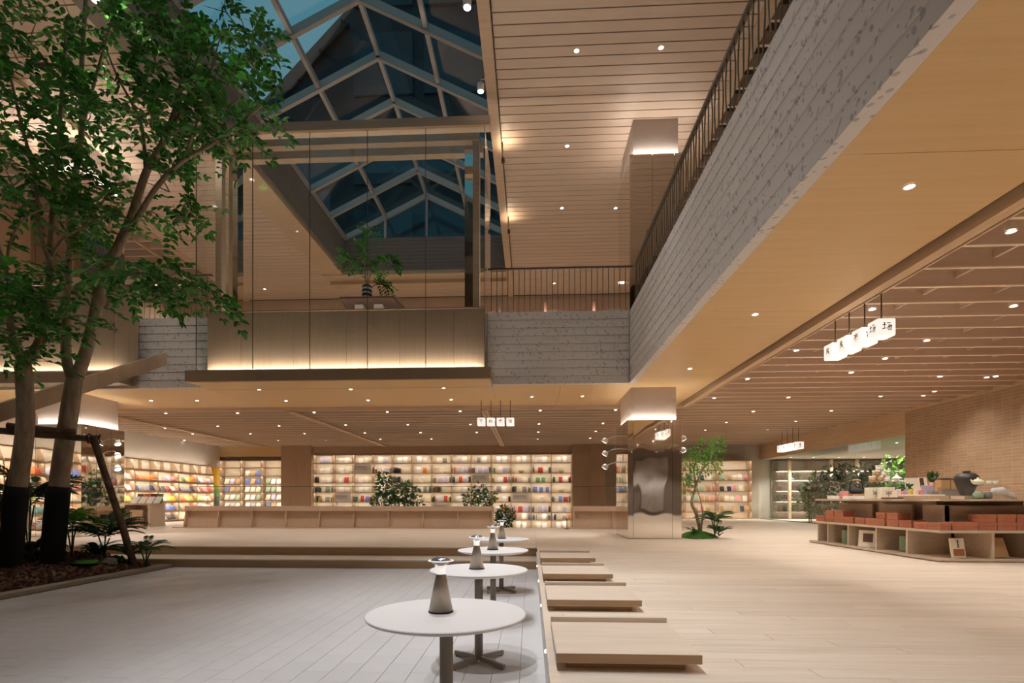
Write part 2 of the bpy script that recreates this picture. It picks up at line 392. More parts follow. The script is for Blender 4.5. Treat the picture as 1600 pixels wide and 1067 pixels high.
for y, x in cand:
    if (y, x) in chosen: inst('plank', pm, floor, (x - 5, y - 5, .02))
    else: rest.top(x - PL / 2 + .0015, x + PL / 2 - .0015, y - PW / 2 + .0012, y + PW / 2 - .0012, -.016, 0, .0012, 0, random.random())
stuff(rest.build('plank_field', 'oak_floor', floor))
# ---------------------------------------------------------------- sunken floor, tile by tile
pit = struct(empty('floor_lower', (-3, 3, ZP - .02)))
MB().box(-12, .12, -6, 9.6, ZP - .15, ZP - .012).build('screed', 'grout', pit)
TW, TL = .198, .396
tm = MB().top(-TW / 2 + .0014, TW / 2 - .0014, -TL / 2 + .0014, TL / 2 - .0014, -.012, 0, .001).mesh('tile', 'tile')
rest = MB(); cand = []
i = 0; x = .12 - TW / 2
while x > -6.6:
    y = -6 + (TL / 2 if i % 2 else 0) + .07
    while y < 9.44 + TL / 2:
        a, b = y - TL / 2, min(y + TL / 2, 9.45)
        if b - a > TL - .01 and y > 3.1 and -.98 < x / y < .06 : cand.append((y, x))
        elif b - a > .012: rest.top(x - TW / 2 + .0014, x + TW / 2 - .0014, a + .0014, b - .0014, ZP - .012, ZP, .001, 0, random.random())
        y += TL
    x -= TW; i += 1
cand.sort()
for k, (y, x) in enumerate(cand):
    if k < 300: inst('tile', tm, pit, (x + 3, y - 3, .02))
    else: rest.top(x - TW / 2 + .0014, x + TW / 2 - .0014, y - TL / 2 + .0014, y + TL / 2 - .0014, ZP - .012, ZP, .001, 0, random.random())
stuff(rest.build('tile_field', 'tile', pit))
# ---------------------------------------------------------------- two long steps, edge of the sunken floor
st = struct(empty('floor_steps', (-5, 9.8, ZP)))
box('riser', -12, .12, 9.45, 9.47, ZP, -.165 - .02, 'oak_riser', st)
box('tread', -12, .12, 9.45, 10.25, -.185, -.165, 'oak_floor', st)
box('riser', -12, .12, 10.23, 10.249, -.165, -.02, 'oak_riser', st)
box('tread', -12, .118, 10.22, 10.30, -.02, .001, 'oak_floor', st)
ed = struct(empty('wall_lower_right', (.12, 3, ZP)))
box('upstand', .105, .125, -6, 9.45, ZP, -.03, 'white_paint', ed)
box('nosing', .10, .16, -6, 9.45, -.03, .002, 'oak_seat', ed)
for k, y in enumerate((3.6, 5.15, 6.7, 8.2)):
    ob = MB().lathe([(.012, 0), (.012, .006), (.004, .008)], (0, 0, 0), 10).build('step_light', 'lens', ed)
    ob.rotation_euler = (0, -PI / 2, 0); ob.location = (-.016, y - 3, .22)
# ---------------------------------------------------------------- soffit under the balcony: panels with joints
sof = struct(empty('ceiling_soffit', (0, 10, ZS)))
def soffit_panel(x0, x1, y0, y1): box('soffit_panel', x0 + .003, x1 - .003, y0 + .003, y1 - .003, ZS, ZS + .03, 'soffit_oak', sof)
ys = [-6, -2.4, 1.2, 4.2, 7.65, 11.6, 15.0]
for a, b in zip(ys[:-1], ys[1:]): soffit_panel(XR + .12, 4.16, a, b)
xs = [-16, -12, -7.84, -4.4, -.93, .72, XR + .12]
for a, b in zip(xs[:-1], xs[1:]): soffit_panel(a, b, YP + .12, 15.0)
MB().box(XR + .13, 4.2, -6, 15, ZS + .04, ZS + .1).box(-16, XR + .13, YP + .13, 15, ZS + .04, ZS + .1).build('backing', 'ceiling_backing', sof)
# edge channel between soffit and slats
tr = struct(empty('trim_1', (4.3, 5, ZL)))
box('channel', 4.14, 4.28, -6, 15.0, ZS + .06, ZS + .09, 'dark_bronze', tr)
box('edge_board', 4.26, 4.40, -6, 15.0, ZL, ZL + .30, 'trim_oak', tr)
box('edge_fillet', 4.42, 4.45, -6, 15.0, ZL - .005, ZL + .10, 'trim_oak', tr)
box('edge_board', -16, 4.40, 15.0, 15.05, ZL, ZL + .30, 'slat_oak', tr)
# ---------------------------------------------------------------- slatted ceiling of the lower floor
sl = struct(empty('ceiling_slats', (4, 15, ZL)))
MB().box(4.26, 20, -6, 15.0, ZL + .34, ZL + .40).box(-16, 20, 15.0, 26.2, ZL + .34, ZL + .40).build('backing', 'ceiling_backing', sl)
SY = [5.09 + .535 * k for k in range(-10, 39)]
m_r = MB().box(-3.32, 3.32, -.02, .02, .004, .30).box(-3.32, 3.32, -.021, .021, 0, .012, 1).mesh('slat', ['slat_oak_right', 'slat_edge_lit'])  # bottom lip takes the paler oak, coloured as if lit
m_f = MB().box(-13.55, 13.55, -.02, .02, .004, .26).box(-13.55, 13.55, -.021, .021, 0, .012, 1).mesh('slat', ['slat_oak', 'slat_edge_lit'])
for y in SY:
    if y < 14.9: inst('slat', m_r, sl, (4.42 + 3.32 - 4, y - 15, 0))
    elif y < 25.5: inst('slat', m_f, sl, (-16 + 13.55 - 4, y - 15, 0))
for x in (5.2, 6.1, 7.0, 7.9, 8.8, 9.7, 10.6): box('runner', x - .02, x + .02, -5, 25.4, ZL + .10, ZL + .19, 'slat_oak_right', sl)
for x in [-14.9 + .9 * k for k in range(21)]: box('runner', x - .02, x + .02, 15.1, 25.4, ZL + .10, ZL + .19, 'slat_oak', sl)
for x in (-13.1, -7.1, -1.35):
    box('divider_board', x - .10, x + .10, 15.1, 25.5, ZL - .03, ZL + .02, 'trim_oak', sl)
    box('divider_groove', x - .012, x + .012, 15.1, 25.5, ZL - .032, ZL - .025, 'ceiling_backing', sl)
# ---------------------------------------------------------------- upper plank ceiling
uc = struct(empty('ceiling', (-4, 14, ZC)))
PWU = .262
def ceil_mesh(x0, x1): return MB().bev(-(x1 - x0) / 2, (x1 - x0) / 2, -PWU / 2 + .011, PWU / 2 - .011, 0, .03, .003).mesh('plank', 'ceiling_plank')
mr_, ml_, mm_ = ceil_mesh(-.75, 4.3), ceil_mesh(-12.9, -8.35), ceil_mesh(-8.35, -.75)
k = 0
while True:
    y = 5.48 + k * PWU
    if y > 23.5: break
    inst('plank', mr_, uc, ((4.3 - .75) / 2 + 4, y - 14, 0)); inst('plank', ml_, uc, ((-12.9 - 8.35) / 2 + 4, y - 14, 0))
    if y > 20.95: inst('plank', mm_, uc, ((-8.35 - .75) / 2 + 4, y - 14, 0))
    k += 1
MB().box(-.75, 4.3, -6, 24, ZC + .04, ZC + .2).box(-12.9, -8.35, -6, 24, ZC + .04, ZC + .2).box(-8.35, -.75, 20.9, 24, ZC + .04, ZC + .2).box(-16.5, -12.9, -6, 24, ZC + .5, ZC + .6).box(4.3, 11.5, -6, 24, ZC + .5, ZC + .6)\
    .box(-8.35, -.75, -6, 4, ZC, ZC + .2).box(-16.5, 11.5, -6, 5.3, ZC + .62, ZC + .7).build('backing', 'ceiling_gap', uc)
MB().box(-.75, 4.3, -6, 5.34, ZC, ZC + .03).box(-12.9, -8.35, -6, 5.34, ZC, ZC + .03).build('plank_field', 'ceiling_plank', uc)
mu = MB().box(-3.3, 3.3, -.03, .03, 0, .28).mesh('slat', 'slat_oak'); mu2 = MB().box(-1.7, 1.7, -.03, .03, 0, .28).mesh('slat', 'slat_oak')
for k in range(34):
    y = 5.3 + .55 * k
    inst('slat', mu, uc, (4.55 + 3.3 + 4, y - 14, .02)); inst('slat', mu2, uc, (-14.85 + 4, y - 14, .02))
box('edge_beam', 4.3, 4.55, -6, 23.5, ZC - .02, ZC + .45, 'beam_oak', uc)
box('edge_beam', -13.15, -12.9, -6, 23.5, ZC - .02, ZC + .45, 'beam_oak', uc)
box('edge_beam', -13.95, -13.85, -6, 23.5, ZC - .04, ZC + .40, 'beam_oak', uc)
box('edge_beam', -11.35, -11.05, -6, 12.70, ZC - .10, ZC + .02, 'beam_oak', uc)
# ---------------------------------------------------------------- skylight
sk = struct(empty('window_1', (-4.1, 12, ZC)))
XL_, XR_, XM, ZE, ZRG, YF, YN = -7.42, -.86, -4.12, 11.36, 12.98, 20.65, 4.15
# board-clad upstand walls, board by board
nb = 9; hb = (ZE - ZC) / nb
for k in range(nb):
    z = ZC + k * hb
    box('board', XL_ - .06, XL_ + .0, YN, YF, z + .006, z + hb - .006, 'grey_upstand', sk)
    box('board', XR_ - .0, XR_ + .06, YN, YF, z + .006, z + hb - .006, 'grey_upstand', sk)
    box('board', XL_, XR_, YF, YF + .06, z + .006, z + hb - .006, 'grey_upstand', sk)
MB().box(XL_ - .14, XL_ - .06, YN, YF + .1, ZC, ZE).box(XR_ + .06, XR_ + .14, YN, YF + .1, ZC, ZE).box(XL_, XR_, YF + .06, YF + .12, ZC, ZE)\
    .box(XL_, XR_, YN - .1, YN, ZC, ZRG).build('upstand_backing', 'grey_wall', sk)
box('edge_trim', -.98, -.75, YN, 23.4, ZC - .08, ZC + .02, 'beam_oak', sk)
box('edge_beam', -8.35, -7.50, 12.4, YF + .1, ZC - .12, ZC + .02, 'beam_oak', sk)
box('edge_beam', -8.35, -7.42, YN, 12.4, ZC - .02, ZC + .02, 'grey_upstand', sk)
box('edge_beam', -8.35, -.98, YF, YF + .3, ZC - .15, ZC + .02, 'beam_oak', sk)
box('edge_beam', -8.35, -.98, YF + .9, YF + 1.3, ZC - .15, ZC + .02, 'beam_oak', sk)
RY = [YF - 1.65 * k for k in range(11) if YF - 1.65 * k > YN]
def bar(name, a, b, w, h, m, parent):
    """rectangular bar from a to b, w across, h deep"""
    a, b = Vector(a), Vector(b); t = (b - a).normalized(); sx = t.cross(Vector((0, 0, 1)));
    sx = Vector((1, 0, 0)) if sx.length < 1e-4 else sx.normalized()
    up = sx.cross(t).normalized(); o = MB(); vs = []
    for p in (a, b):
        for i, j in ((-1, -1), (1, -1), (1, 1), (-1, 1)): vs.append(p + sx * (w / 2 * i) + up * (h / 2 * j))
    o.add(vs, [(3, 2, 1, 0), (4, 5, 6, 7), (0, 1, 5, 4), (1, 2, 6, 5), (2, 3, 7, 6), (3, 0, 4, 7)])
    return o.build(name, m, parent)
for y in RY:
    bar('rafter', (XL_, y, ZE), (XM, y, ZRG), .11, .20, 'alu_grey', sk); bar('rafter', (XR_, y, ZE), (XM, y, ZRG), .11, .20, 'alu_grey', sk)
zq = (ZE + ZRG) / 2
for (x, z, nm) in ((XM, ZRG, 'ridge_bar'), ((XL_ + XM) / 2, zq, 'purlin'), ((XR_ + XM) / 2, zq, 'purlin'), (XL_ + .02, ZE, 'eaves_bar'), (XR_ - .02, ZE, 'eaves_bar')):
    bar(nm, (x, YN, z + .02), (x, YF, z + .02), .10, .16, 'alu_grey', sk)
for x, z in (((XL_ + XM) / 2, zq), (XM, ZRG), ((XR_ + XM) / 2, zq)): bar('mullion', (x, YF, ZE), (x, YF, z), .09, .12, 'alu_grey', sk)
ysk = RY + [YN]
for a, b in zip(ysk[1:], ysk[:-1]):
    for (x0, z0, x1, z1) in ((XL_, ZE, (XL_ + XM) / 2, zq), ((XL_ + XM) / 2, zq, XM, ZRG), (XM, ZRG, (XR_ + XM) / 2, zq), ((XR_ + XM) / 2, zq, XR_, ZE)):
        p = MB(); up = .10
        p.add([(x0, a, z0 + up), (x1, a, z1 + up), (x1, b, z1 + up), (x0, b, z0 + up), (x0, a, z0 + up + .02), (x1, a, z1 + up + .02), (x1, b, z1 + up + .02), (x0, b, z0 + up + .02)],
              [(3, 2, 1, 0), (4, 5, 6, 7), (0, 1, 5, 4), (1, 2, 6, 5), (2, 3, 7, 6), (3, 0, 4, 7)])
        p.build('pane', 'glass_sky', sk)
for poly in ([(XL_, ZE), ((XL_ + XM) / 2, ZE), ((XL_ + XM) / 2, zq)], [((XL_ + XM) / 2, ZE), (XM, ZE), (XM, ZRG), ((XL_ + XM) / 2, zq)],
             [(XM, ZE), ((XR_ + XM) / 2, ZE), ((XR_ + XM) / 2, zq), (XM, ZRG)], [((XR_ + XM) / 2, ZE), (XR_, ZE), ((XR_ + XM) / 2, zq)]):
    MB().prism(poly, 'y', YF + .02, YF + .04).build('pane', 'glass_sky', sk)
# ---------------------------------------------------------------- balcony fronts: shiplap boards of pale chip concrete
bal = struct(empty('wall_balcony', (XR, 8, ZS)))
NCO = 9; ZT = 5.30; HCO = (ZT - ZS) / NCO
for k in range(NCO):
    z0, z1 = ZS + k * HCO, ZS + (k + 1) * HCO - .004
    yy = [-6, -2.1 + .3 * (k % 3), 1.5 + .5 * (k % 2), 5.4 + .4 * (k % 3), 9.0 + .3 * (k % 2), YP + .02]
    for a, b in zip(yy[:-1], yy[1:]):
        MB().prism([(XR - .006, z0), (XR + .12, z0), (XR + .12, z1), (XR + .006, z1)], 'y', a + .001, b - .001).build('board', 'chip_board', bal)
    MB().prism([(YP - .006, z0), (YP + .12, z0), (YP + .12, z1), (YP + .006, z1)], 'x', -1.0, XR - .013).build('board', 'chip_board', bal)
    MB().prism([(YP - .006, z0), (YP + .12, z0), (YP + .12, z1), (YP + .006, z1)], 'x', -9.45, -7.55).build('board', 'chip_board', bal)
MB().box(XR + .04, XR + .3, -6, YP + .3, ZS + .001, ZT - .02).box(-16, XR + .04, YP + .04, YP + .3, ZS + .001, ZT - .02).build('core', 'white_wall', bal)
box('added_uplight_strip', XR + .2, XR + .24, 0, YP - .3, ZT - .02, ZT - .01, 'led_warm', bal); box('added_uplight_strip', -.8, XR, YP + .2, YP + .24, ZT - .02, ZT - .01, 'led_warm', bal); box('added_uplight_strip', -15.5, -7.8, YP + .2, YP + .24, ZT - .02, ZT - .01, 'led_warm', bal)  # glowing strips added out of sight behind the parapets
for (px_, py_, sx_, rz_, e_) in ((XR + .22, 6, 11.5, PI / 2, 4), (.7, YP + .22, 2.8, 0, 16), (-4.3, YP + .4, 6.4, 0, 10), (-11.6, YP + .22, 7.5, 0, 50)):
    q_ = area(bal, (px_ - XR, py_ - 8, ZT - ZS + .02), sx_, .04, e_, WARM, (0, 0, 1)); q_.rotation_euler = (PI, 0, rz_)  # unseen uplights added to brighten the upper ceiling
# upper floor slab
uf = struct(empty('floor_upper', (0, 18, ZU)))
MB().box(XR + .3, 11.2, -6, 23.8, ZS + .2, ZU).box(-16, XR + .3, YP + .3, 23.8, ZS + .45, ZU).build('slab', 'oak_floor', uf)
# ---------------------------------------------------------------- walls
wb = struct(empty('wall_back', (0, 26, -1)))
box('panel', -16.4, 20.5, 26.0, 26.2, -1.2, ZL + .4, 'white_wall', wb)
for x0, x1 in ((-12.33, -11.55), (-11.55, -10.77), (2.0, 2.8), (2.8, 3.6)): box('wood_panel', x0 + (.024 if x0 == -12.33 else .003), x1 - (.018 if x1 == -10.77 else .003), 25.35, 26.0, -1.0, ZL + .05, 'panel_oak', wb)
for k in range(13): box('fascia_panel', -10.77 + .982 * k + .003, -10.77 + .982 * (k + 1) - .003, 25.5, 25.6, 3.20, ZL + .05, 'panel_oak', wb)
box('bulkhead', -15.6, -12.34, 25.5, 25.6, 3.06, ZL + .05, 'soffit_oak', wb)
wu = struct(empty('wall_back_upper', (-3, 23.7, ZU)))
nx = 14
for k in range(nx): box('wood_panel', -16.2 + k * 1.95 + .004, -16.2 + (k + 1) * 1.95 - .004, 23.6, 23.7, ZU, ZC + .5, 'ceiling_plank', wu)
box('low_panel', -16, 11, 22.9, 23.0, ZU, 5.5, 'bronze_panel', wu)
for x in [-6 + 1.6 * k for k in range(9)]: box('low_post', x - .06, x + .06, 22.75, 22.9, ZU, 5.75, 'leather_brown', wu)
wl = struct(empty('wall_left', (-16, 10, ZP)))
box('panel', -16.3, -16.1, -6, 26, -1, ZS + .6, 'white_wall', wl)
for k in range(20): box('wood_panel', -16.2, -16.1, -6 + 1.5 * k + .004, -6 + 1.5 * (k + 1) - .004, ZU - .2, ZC + .5, 'panel_oak', wl)
box('end_panel', -15.62, -15.5, 24.43, 25.5, 0, 2.56, 'white_wall', wl)
box('header', -15.62, -15.5, 5.5, 25.5, 2.56, ZL + .3, 'white_wall', wl)
wr = struct(empty('wall_right', (11.1, 14, 0)))
XB = 11.05
MB().box(XB + .004, XB + .2, 4, 16.05, 0, ZL + .3).build('mortar_bed', 'mortar', wr)
BH, BL = .0785, .245
bm_ = MB().bev(0, .03, -BL / 2 + .005, BL / 2 - .005, .004, BH - .004, .003).mesh('brick', 'brick')
rest = MB(); cand = []
for j in range(int((ZL + .2) / BH)):
    for i in range(int((16.05 - 6.6) / BL)):
        y = 16.05 - (i + .5) * BL
        if 11.6 < y and .75 < j * BH: cand.append((y, j * BH))
        else: rest.bev(XB, XB + .03, y - BL / 2 + .005, y + BL / 2 - .005, j * BH + .004, (j + 1) * BH - .004, .003, 0, random.random())
cand.sort()
for k, (y, z) in enumerate(cand):
    if k < 300: inst('brick', bm_, wr, (XB - 11.1, y - 14, z))
    else: rest.bev(XB, XB + .03, y - BL / 2 + .005, y + BL / 2 - .005, z + .004, z + BH - .004, .003, 0, random.random())
stuff(rest.build('brick_field', 'brick', wr))
box('panel', XB + .0, XB + .2, -6, 6.55, 0, ZL + .3, 'white_wall', wr)
box('panel', XB + .1, XB + .3, -6, 24, ZU - .6, ZC + .5, 'panel_oak', wr)
box('ceiling_trim', XB - .012, XB, 4, 26, ZL - .03, ZL + .05, 'trim_oak', wr)
# glazed front of the planted room
wg = struct(empty('window_2', (XB, 20, 0)))
box('fascia_board', XB, XB + .12, 16.05, 25.9, 2.85, ZL + .3, 'trim_oak', wg)
yg = [16.06, 18.5, 21.1, 23.5, 25.9]
for a, b in zip(yg[:-1], yg[1:]): box('pane', XB + .04, XB + .055, a + .004, b - .004, .02, 2.85, 'glass_tint', wg)
box('floor_track', XB + .02, XB + .08, 16.06, 25.9, 0, .02, 'dark_bronze', wg)
pr = struct(empty('ceiling_planted_room', (15, 20, 2.86)))
for k in range(6): box('soffit_panel', XB + .12 + 1.45 * k + .005, XB + .12 + 1.45 * (k + 1) - .005, 13.5, 26, 2.86, 2.9, 'white_wall', pr)
MB().box(XB + .21, 20.2, 13.4, 26, 2.92, 3.0).build('backing', 'ceiling_backing', pr)
box('wall_planted_room', 19.8, 20.0, 13.5, 26.2, 0, 3.0, 'grey_wall'); struct(bpy.data.objects['wall_planted_room'])
# end of the hall behind the viewer, ends of the void
wn = struct(empty('wall_front', (0, -6, -1)))
box('panel', -16.4, 11.4, -6.3, -6.1, -1, ZC + 1, 'grey_wall', wn)
# sunken stairwell in front of the long bookcase
wsn = struct(empty('floor_stairwell', (-4.5, 21, -1.0)))
box('slab', -11.9, 3.0, 17.3, 26, -1.15, -1.0, 'oak_floor', wsn)
box('side_wall', -11.95, -11.9, 17.3, 25.6, -1.0, -.02, 'panel_oak', wsn); box('side_wall', 3.0, 3.05, 17.3, 25.6, -1.0, -.02, 'panel_oak', wsn)
for k in range(5): box('tread', -1.2, 1.35, 17.3 + .28 * k, 17.58 + .28 * k, -1.0, -.17 * (k + 1), 'oak_floor', wsn)
# ================================================================ glazed bay hanging over the void
gb = struct(empty('window_3', (-4.3, 11.9, ZS)))
box('floor_slab', -7.84, -.88, 11.55, YP + .3, ZS - .004, 3.87, 'bronze_panel', gb)
box('soffit_panel', -7.80, -.92, 11.59, YP + .2, ZS - .012, ZS - .004, 'soffit_oak', gb)
gx = [-7.62, -6.30, -4.98, -3.66, -2.34, -1.02]
for a, b in zip(gx[:-1], gx[1:]): box('pane', a + .004, b - .004, 11.62, 11.635, 3.88, 9.22, 'glass_clear', gb)
box('pane', -1.025, -1.01, 11.64, 13.2, 3.88, 9.22, 'glass_clear', gb); box('pane', -7.635, -7.62, 11.64, 13.2, 3.88, 9.22, 'glass_clear', gb)
for x in gx: box('glass_joint', x - .005, x + .005, 11.615, 11.64, 3.88, 9.22, 'dark_bronze', gb)
box('head_beam', -8.1, -.90, 11.55, 11.80, 9.22, 9.42, 'beam_oak', gb)
px = [-7.55, -6.75, -5.5, -4.25, -3.0, -1.75, -1.05]
for a, b in zip(px[:-1], px[1:]): box('cladding_panel', a + .003, b - .003, 11.93, 11.97, 3.87, 5.30, 'bronze_panel', gb)
box('cladding_cap', -7.56, -1.04, 11.91, 12.2, 5.30, 5.33, 'bronze_panel', gb)
box('led_strip', -7.55, -1.06, 11.82, 11.86, 3.872, 3.882, 'led_warm', gb)
area(gb, (-.0, -.06, .27), 6.4, .04, 34, (1, .90, .82), (0, .45, 1))
# portal frame just behind the glass
for x in (-7.60, -1.36): box('post', x, x + .16, 12.32, 12.48, 5.3, 9.75, 'beam_oak', gb)
box('cross_beam', -7.60, -1.20, 12.30, 12.48, 9.40, 9.72, 'beam_oak', gb)
box('cross_beam', -8.2, -1.20, 13.15, 13.36, 9.66, 9.92, 'beam_oak', gb)
for x in (-7.40, -1.58): box('mirror_post', x, x + .22, 12.55, 12.8, 4.25, 9.4, 'mirror', gb)
# ================================================================ left balcony front with glass and clad panels
lb = struct(empty('wall_balcony_left', (-12.5, 12, ZS)))
box('floor_slab', -16, -9.6, 11.75, YP + .3, ZS + .05, 3.95, 'bronze_panel', lb)
for a, b in ((-16, -14.4), (-14.4, -12.8), (-12.8, -11.2), (-11.2, -9.9), (-9.9, -9.32)): box('cladding_panel', a + .003, b - .003, 12.02, 12.06, 3.95, 6.05, 'bronze_panel', lb)
box('handrail', -16, -8.2, 11.98, 12.14, 6.05, 6.22, 'beam_oak', lb)
box('led_strip', -16, -9.7, 11.92, 11.96, 3.952, 3.962, 'led_warm', lb)
area(lb, (-.3, -.06, .35), 6.0, .04, 26, (1, .90, .82), (0, .45, 1))
for a, b in ((-16, -13.9), (-13.9, -11.8), (-11.8, -9.7)): box('pane', a + .004, b - .004, 11.80, 11.815, 3.96, 6.3, 'glass_clear', lb)
# ================================================================ stair coming down along the left side
sr = empty('staircase', (-9.2, 9, ZP)); tag(sr, 'wood-clad staircase sloping down from the balcony behind the big trees', 'staircase')
sl_ = (4.45 - 2.42) / (11.95 - 7.83)
zt = lambda y: 4.45 + (y - 11.95) * sl_
for x0, x1 in ((-8.45, -8.38),):
    ysn = [11.72, 10.9, 9.8, 8.7, 7.6, 6.5, 5.4, 4.3, 3.2]
    for a, b in zip(ysn[1:], ysn[:-1]):
        MB().prism([(a + .002, zt(a) - .30), (b - .002, zt(b) - .30), (b - .002, zt(b)), (a + .002, zt(a))], 'x', x0, x1).build('stringer_panel', 'stair_panel', sr)
MB().prism([(3.2, zt(3.2) - .30), (11.72, zt(11.72) - .30), (11.72, zt(11.72) - .28), (3.2, zt(3.2) - .28)], 'x', -9.0, -8.45).build('underside', 'beam_oak', sr)
k = 0; y = 11.72
while y > 3.3:
    box('tread', -9.0, -8.45, y - .31, y, zt(y - .155) - .25, zt(y - .155) - .22, 'oak_riser', sr); y -= .31
for a, b in ((11.7, 9.9), (9.88, 7.9), (7.88, 5.9), (5.88, 3.9)):
    MB().prism([(b, zt(b)), (a, zt(a)), (a, zt(a) + .95), (b, zt(b) + .95)], 'x', -8.42, -8.405).build('glass_panel', 'glass_clear', sr)
# ================================================================ balustrades
def baluster_mesh(wav):
    pts = [(0, wav * math.sin(PI * 2 * t / 8 + .5), 1.02 * t / 8) for t in range(9)]
    return MB().tube(pts, .0095, 6).mesh('baluster', 'dark_bronze', True)
b0 = baluster_mesh(0); bw = baluster_mesh(.028); bw2 = baluster_mesh(-.028)
rf = empty('balustrade', (0, YP + .1, ZT)); tag(rf, 'dark bronze balustrade of thin upright bars beside the glazed bay', 'railing')
for k in range(25): inst('baluster', b0, rf, (-.92 + .13 * k, 0, 0))
box('handrail', -1.0, XR + .08, YP + .075, YP + .125, 6.32, 6.36, 'dark_bronze', rf); box('bottom_rail', -1.0, XR + .05, YP + .085, YP + .115, ZT, ZT + .02, 'dark_bronze', rf)
for x in (-.75, .35, 1.5): box('post', x - .03, x + .03, YP + .298, YP + .338, ZT - .3, ZT + .32, 'leather_brown', rf)
rl = empty('balustrade', (-8.5, YP + .1, ZT)); tag(rl, 'short dark bronze balustrade between the staircase and the glazed bay', 'railing')
for k in range(13): inst('baluster', b0, rl, (-.85 + .13 * k, 0, 0))
box('handrail', -9.40, -7.66, YP + .075, YP + .125, 6.32, 6.36, 'dark_bronze', rl); box('bottom_rail', -9.40, -7.70, YP + .085, YP + .115, ZT, ZT + .02, 'dark_bronze', rl)
rr = empty('balustrade', (XR + .12, 4, ZT)); tag(rr, 'long dark bronze balustrade with wavy bars above the chip-concrete balcony front', 'railing')
y = YP - .05; k = 0
while y > 1.0:
    inst('baluster', (bw, bw2, b0)[k % 3], rr, (0, y - 4, 0)); y -= .13; k += 1
box('handrail', XR + .09, XR + .15, 1.0, YP + .05, 6.32, 6.37, 'dark_bronze', rr); box('bottom_rail', XR + .105, XR + .135, 1.0, YP, ZT, ZT + .02, 'dark_bronze', rr)
MB().tube([(XR + .12, 10.9 + .07 * math.cos(a), 6.40 + .07 * math.sin(a)) for a in [k * PI / 5 for k in range(11)]], .018, 6).build('rail_end_knob', 'dark_bronze', rr)
# ================================================================ mirror-clad columns
def column(x0, x1, y0, y1, zb, zm, zt_, label, energy=14, joints=(.10, .83)):
    c = empty('mirror_column', ((x0 + x1) / 2, (y0 + y1) / 2, zb)); tag(c, label, 'column')
    w_ = x1 - x0; d_ = y1 - y0
    xx = [x0, x0 + joints[0] * w_, x0 + joints[1] * w_, x1]
    for a, b in zip(xx[:-1], xx[1:]):
        box('mirror_panel', a + .003, b - .003, y0, y0 + .02, zb + .02, zm, 'mirror', c); box('mirror_panel', a + .003, b - .003, y1 - .02, y1, zb + .02, zm, 'mirror', c)
    yy = [y0, y0 + .33 * d_, y0 + .67 * d_, y1]
    for a, b in zip(yy[:-1], yy[1:]):
        box('mirror_panel', x0, x0 + .02, a + .003, b - .003, zb + .02, zm, 'mirror', c); box('mirror_panel', x1 - .02, x1, a + .003, b - .003, zb + .02, zm, 'mirror', c)
    box('core', x0 + .03, x1 - .03, y0 + .03, y1 - .03, zb, zm - .02, 'steel_trim', c)
    box('plinth', x0 - .005, x1 + .005, y0 - .005, y1 + .005, zb, zb + .02, 'steel_trim', c)
    i = .10
    box('plaster_head', x0 + i, x1 - i, y0 + i, y1 - i, zm - .05, zt_, 'plaster', c)
    zl = zm - zb + .012
    for dx, dy, sx, sy, dr in ((0, -d_ / 2 + .05, w_ - .15, .05, (0, .35, 1)), (-w_ / 2 + .05, 0, .05, d_ - .15, (.35, 0, 1)), (w_ / 2 - .05, 0, .05, d_ - .15, (-.35, 0, 1))):
        o = area(c, (dx, dy, zl), max(sx, sy), .04, energy, NEUT, dr)
        if sy > sx:
            q = Vector(dr).to_track_quat('-Z', 'Y').to_matrix(); z_ = -Vector(dr).normalized(); xx_ = Vector((0, 1, 0)); yy_ = z_.cross(xx_)
            o.rotation_euler = Matrix((xx_, yy_, z_)).transposed().to_euler()
    MB().box(x0 + .02, x1 - .02, y0 + .02, y0 + .05, zm - .012, zm + .002).box(x0 + .02, x0 + .05, y0 + .05, y1 - .05, zm - .012, zm + .002).box(x1 - .05, x1 - .02, y0 + .05, y1 - .05, zm - .012, zm + .002).build('led_strip', 'led_warm', c)
    return c
col1 = column(2.31, 3.57, 12.6, 14.3, 0, 2.83, ZS, 'mirror-clad column with lit plaster head beside the small moss-mound tree', 2)
col2 = column(2.36, 3.62, 12.62, 14.3, ZU, 9.15, ZC, 'tall mirror-clad column standing on the upper floor behind the long balustrade', 3.5, (.42, .83))
col3 = column(-12.55, -11.22, 12.6, 14.0, 0, 2.83, ZS, 'mirror-clad column behind the big trees, near the picture-book racks', 2.6)
col4 = column(-12.55, -11.22, 12.6, 14.0, ZU, 9.15, ZC, 'mirror-clad column on the upper floor behind the tree crowns', 7)
# ================================================================ downlights
DL = {}
dl_parts = [MB().lathe([(.040, -.004), (.050, -.004), (.052, .002), (.040, .004)], (0, 0, 0), 14, caps=False).mesh('trim_ring', 'white_paint', True),
            MB().lathe([(.041, .003), (.041, .006)], (0, 0, 0), 14).mesh('lens', 'lens'),
            MB().lathe([(.056, .006), (.056, .16)], (0, 0, 0), 12).mesh('can', 'slat_oak_right', True)]
def clear_slats(p):
    """keep a can between the slats and off the runners"""
    p = Vector(p); c = 5.09 + .535 * (math.floor((p.y - 5.09) / .535) + .5); p.y = min(max(p.y, c - .18), c + .18)
    run = [5.2 + .9 * k for k in range(7)] if p.y < 15.05 else [5.2 + .9 * k for k in range(7)] + [-14.9 + .9 * k for k in range(21)] + [-13.1, -7.1, -1.35]
    for r in run:
        m_ = .17 if r in (-13.1, -7.1, -1.35) else .085
        if abs(p.x - r) < m_: p.x = r + (m_ if p.x >= r else -m_)
    p.x = max(p.x, -15.40); return p
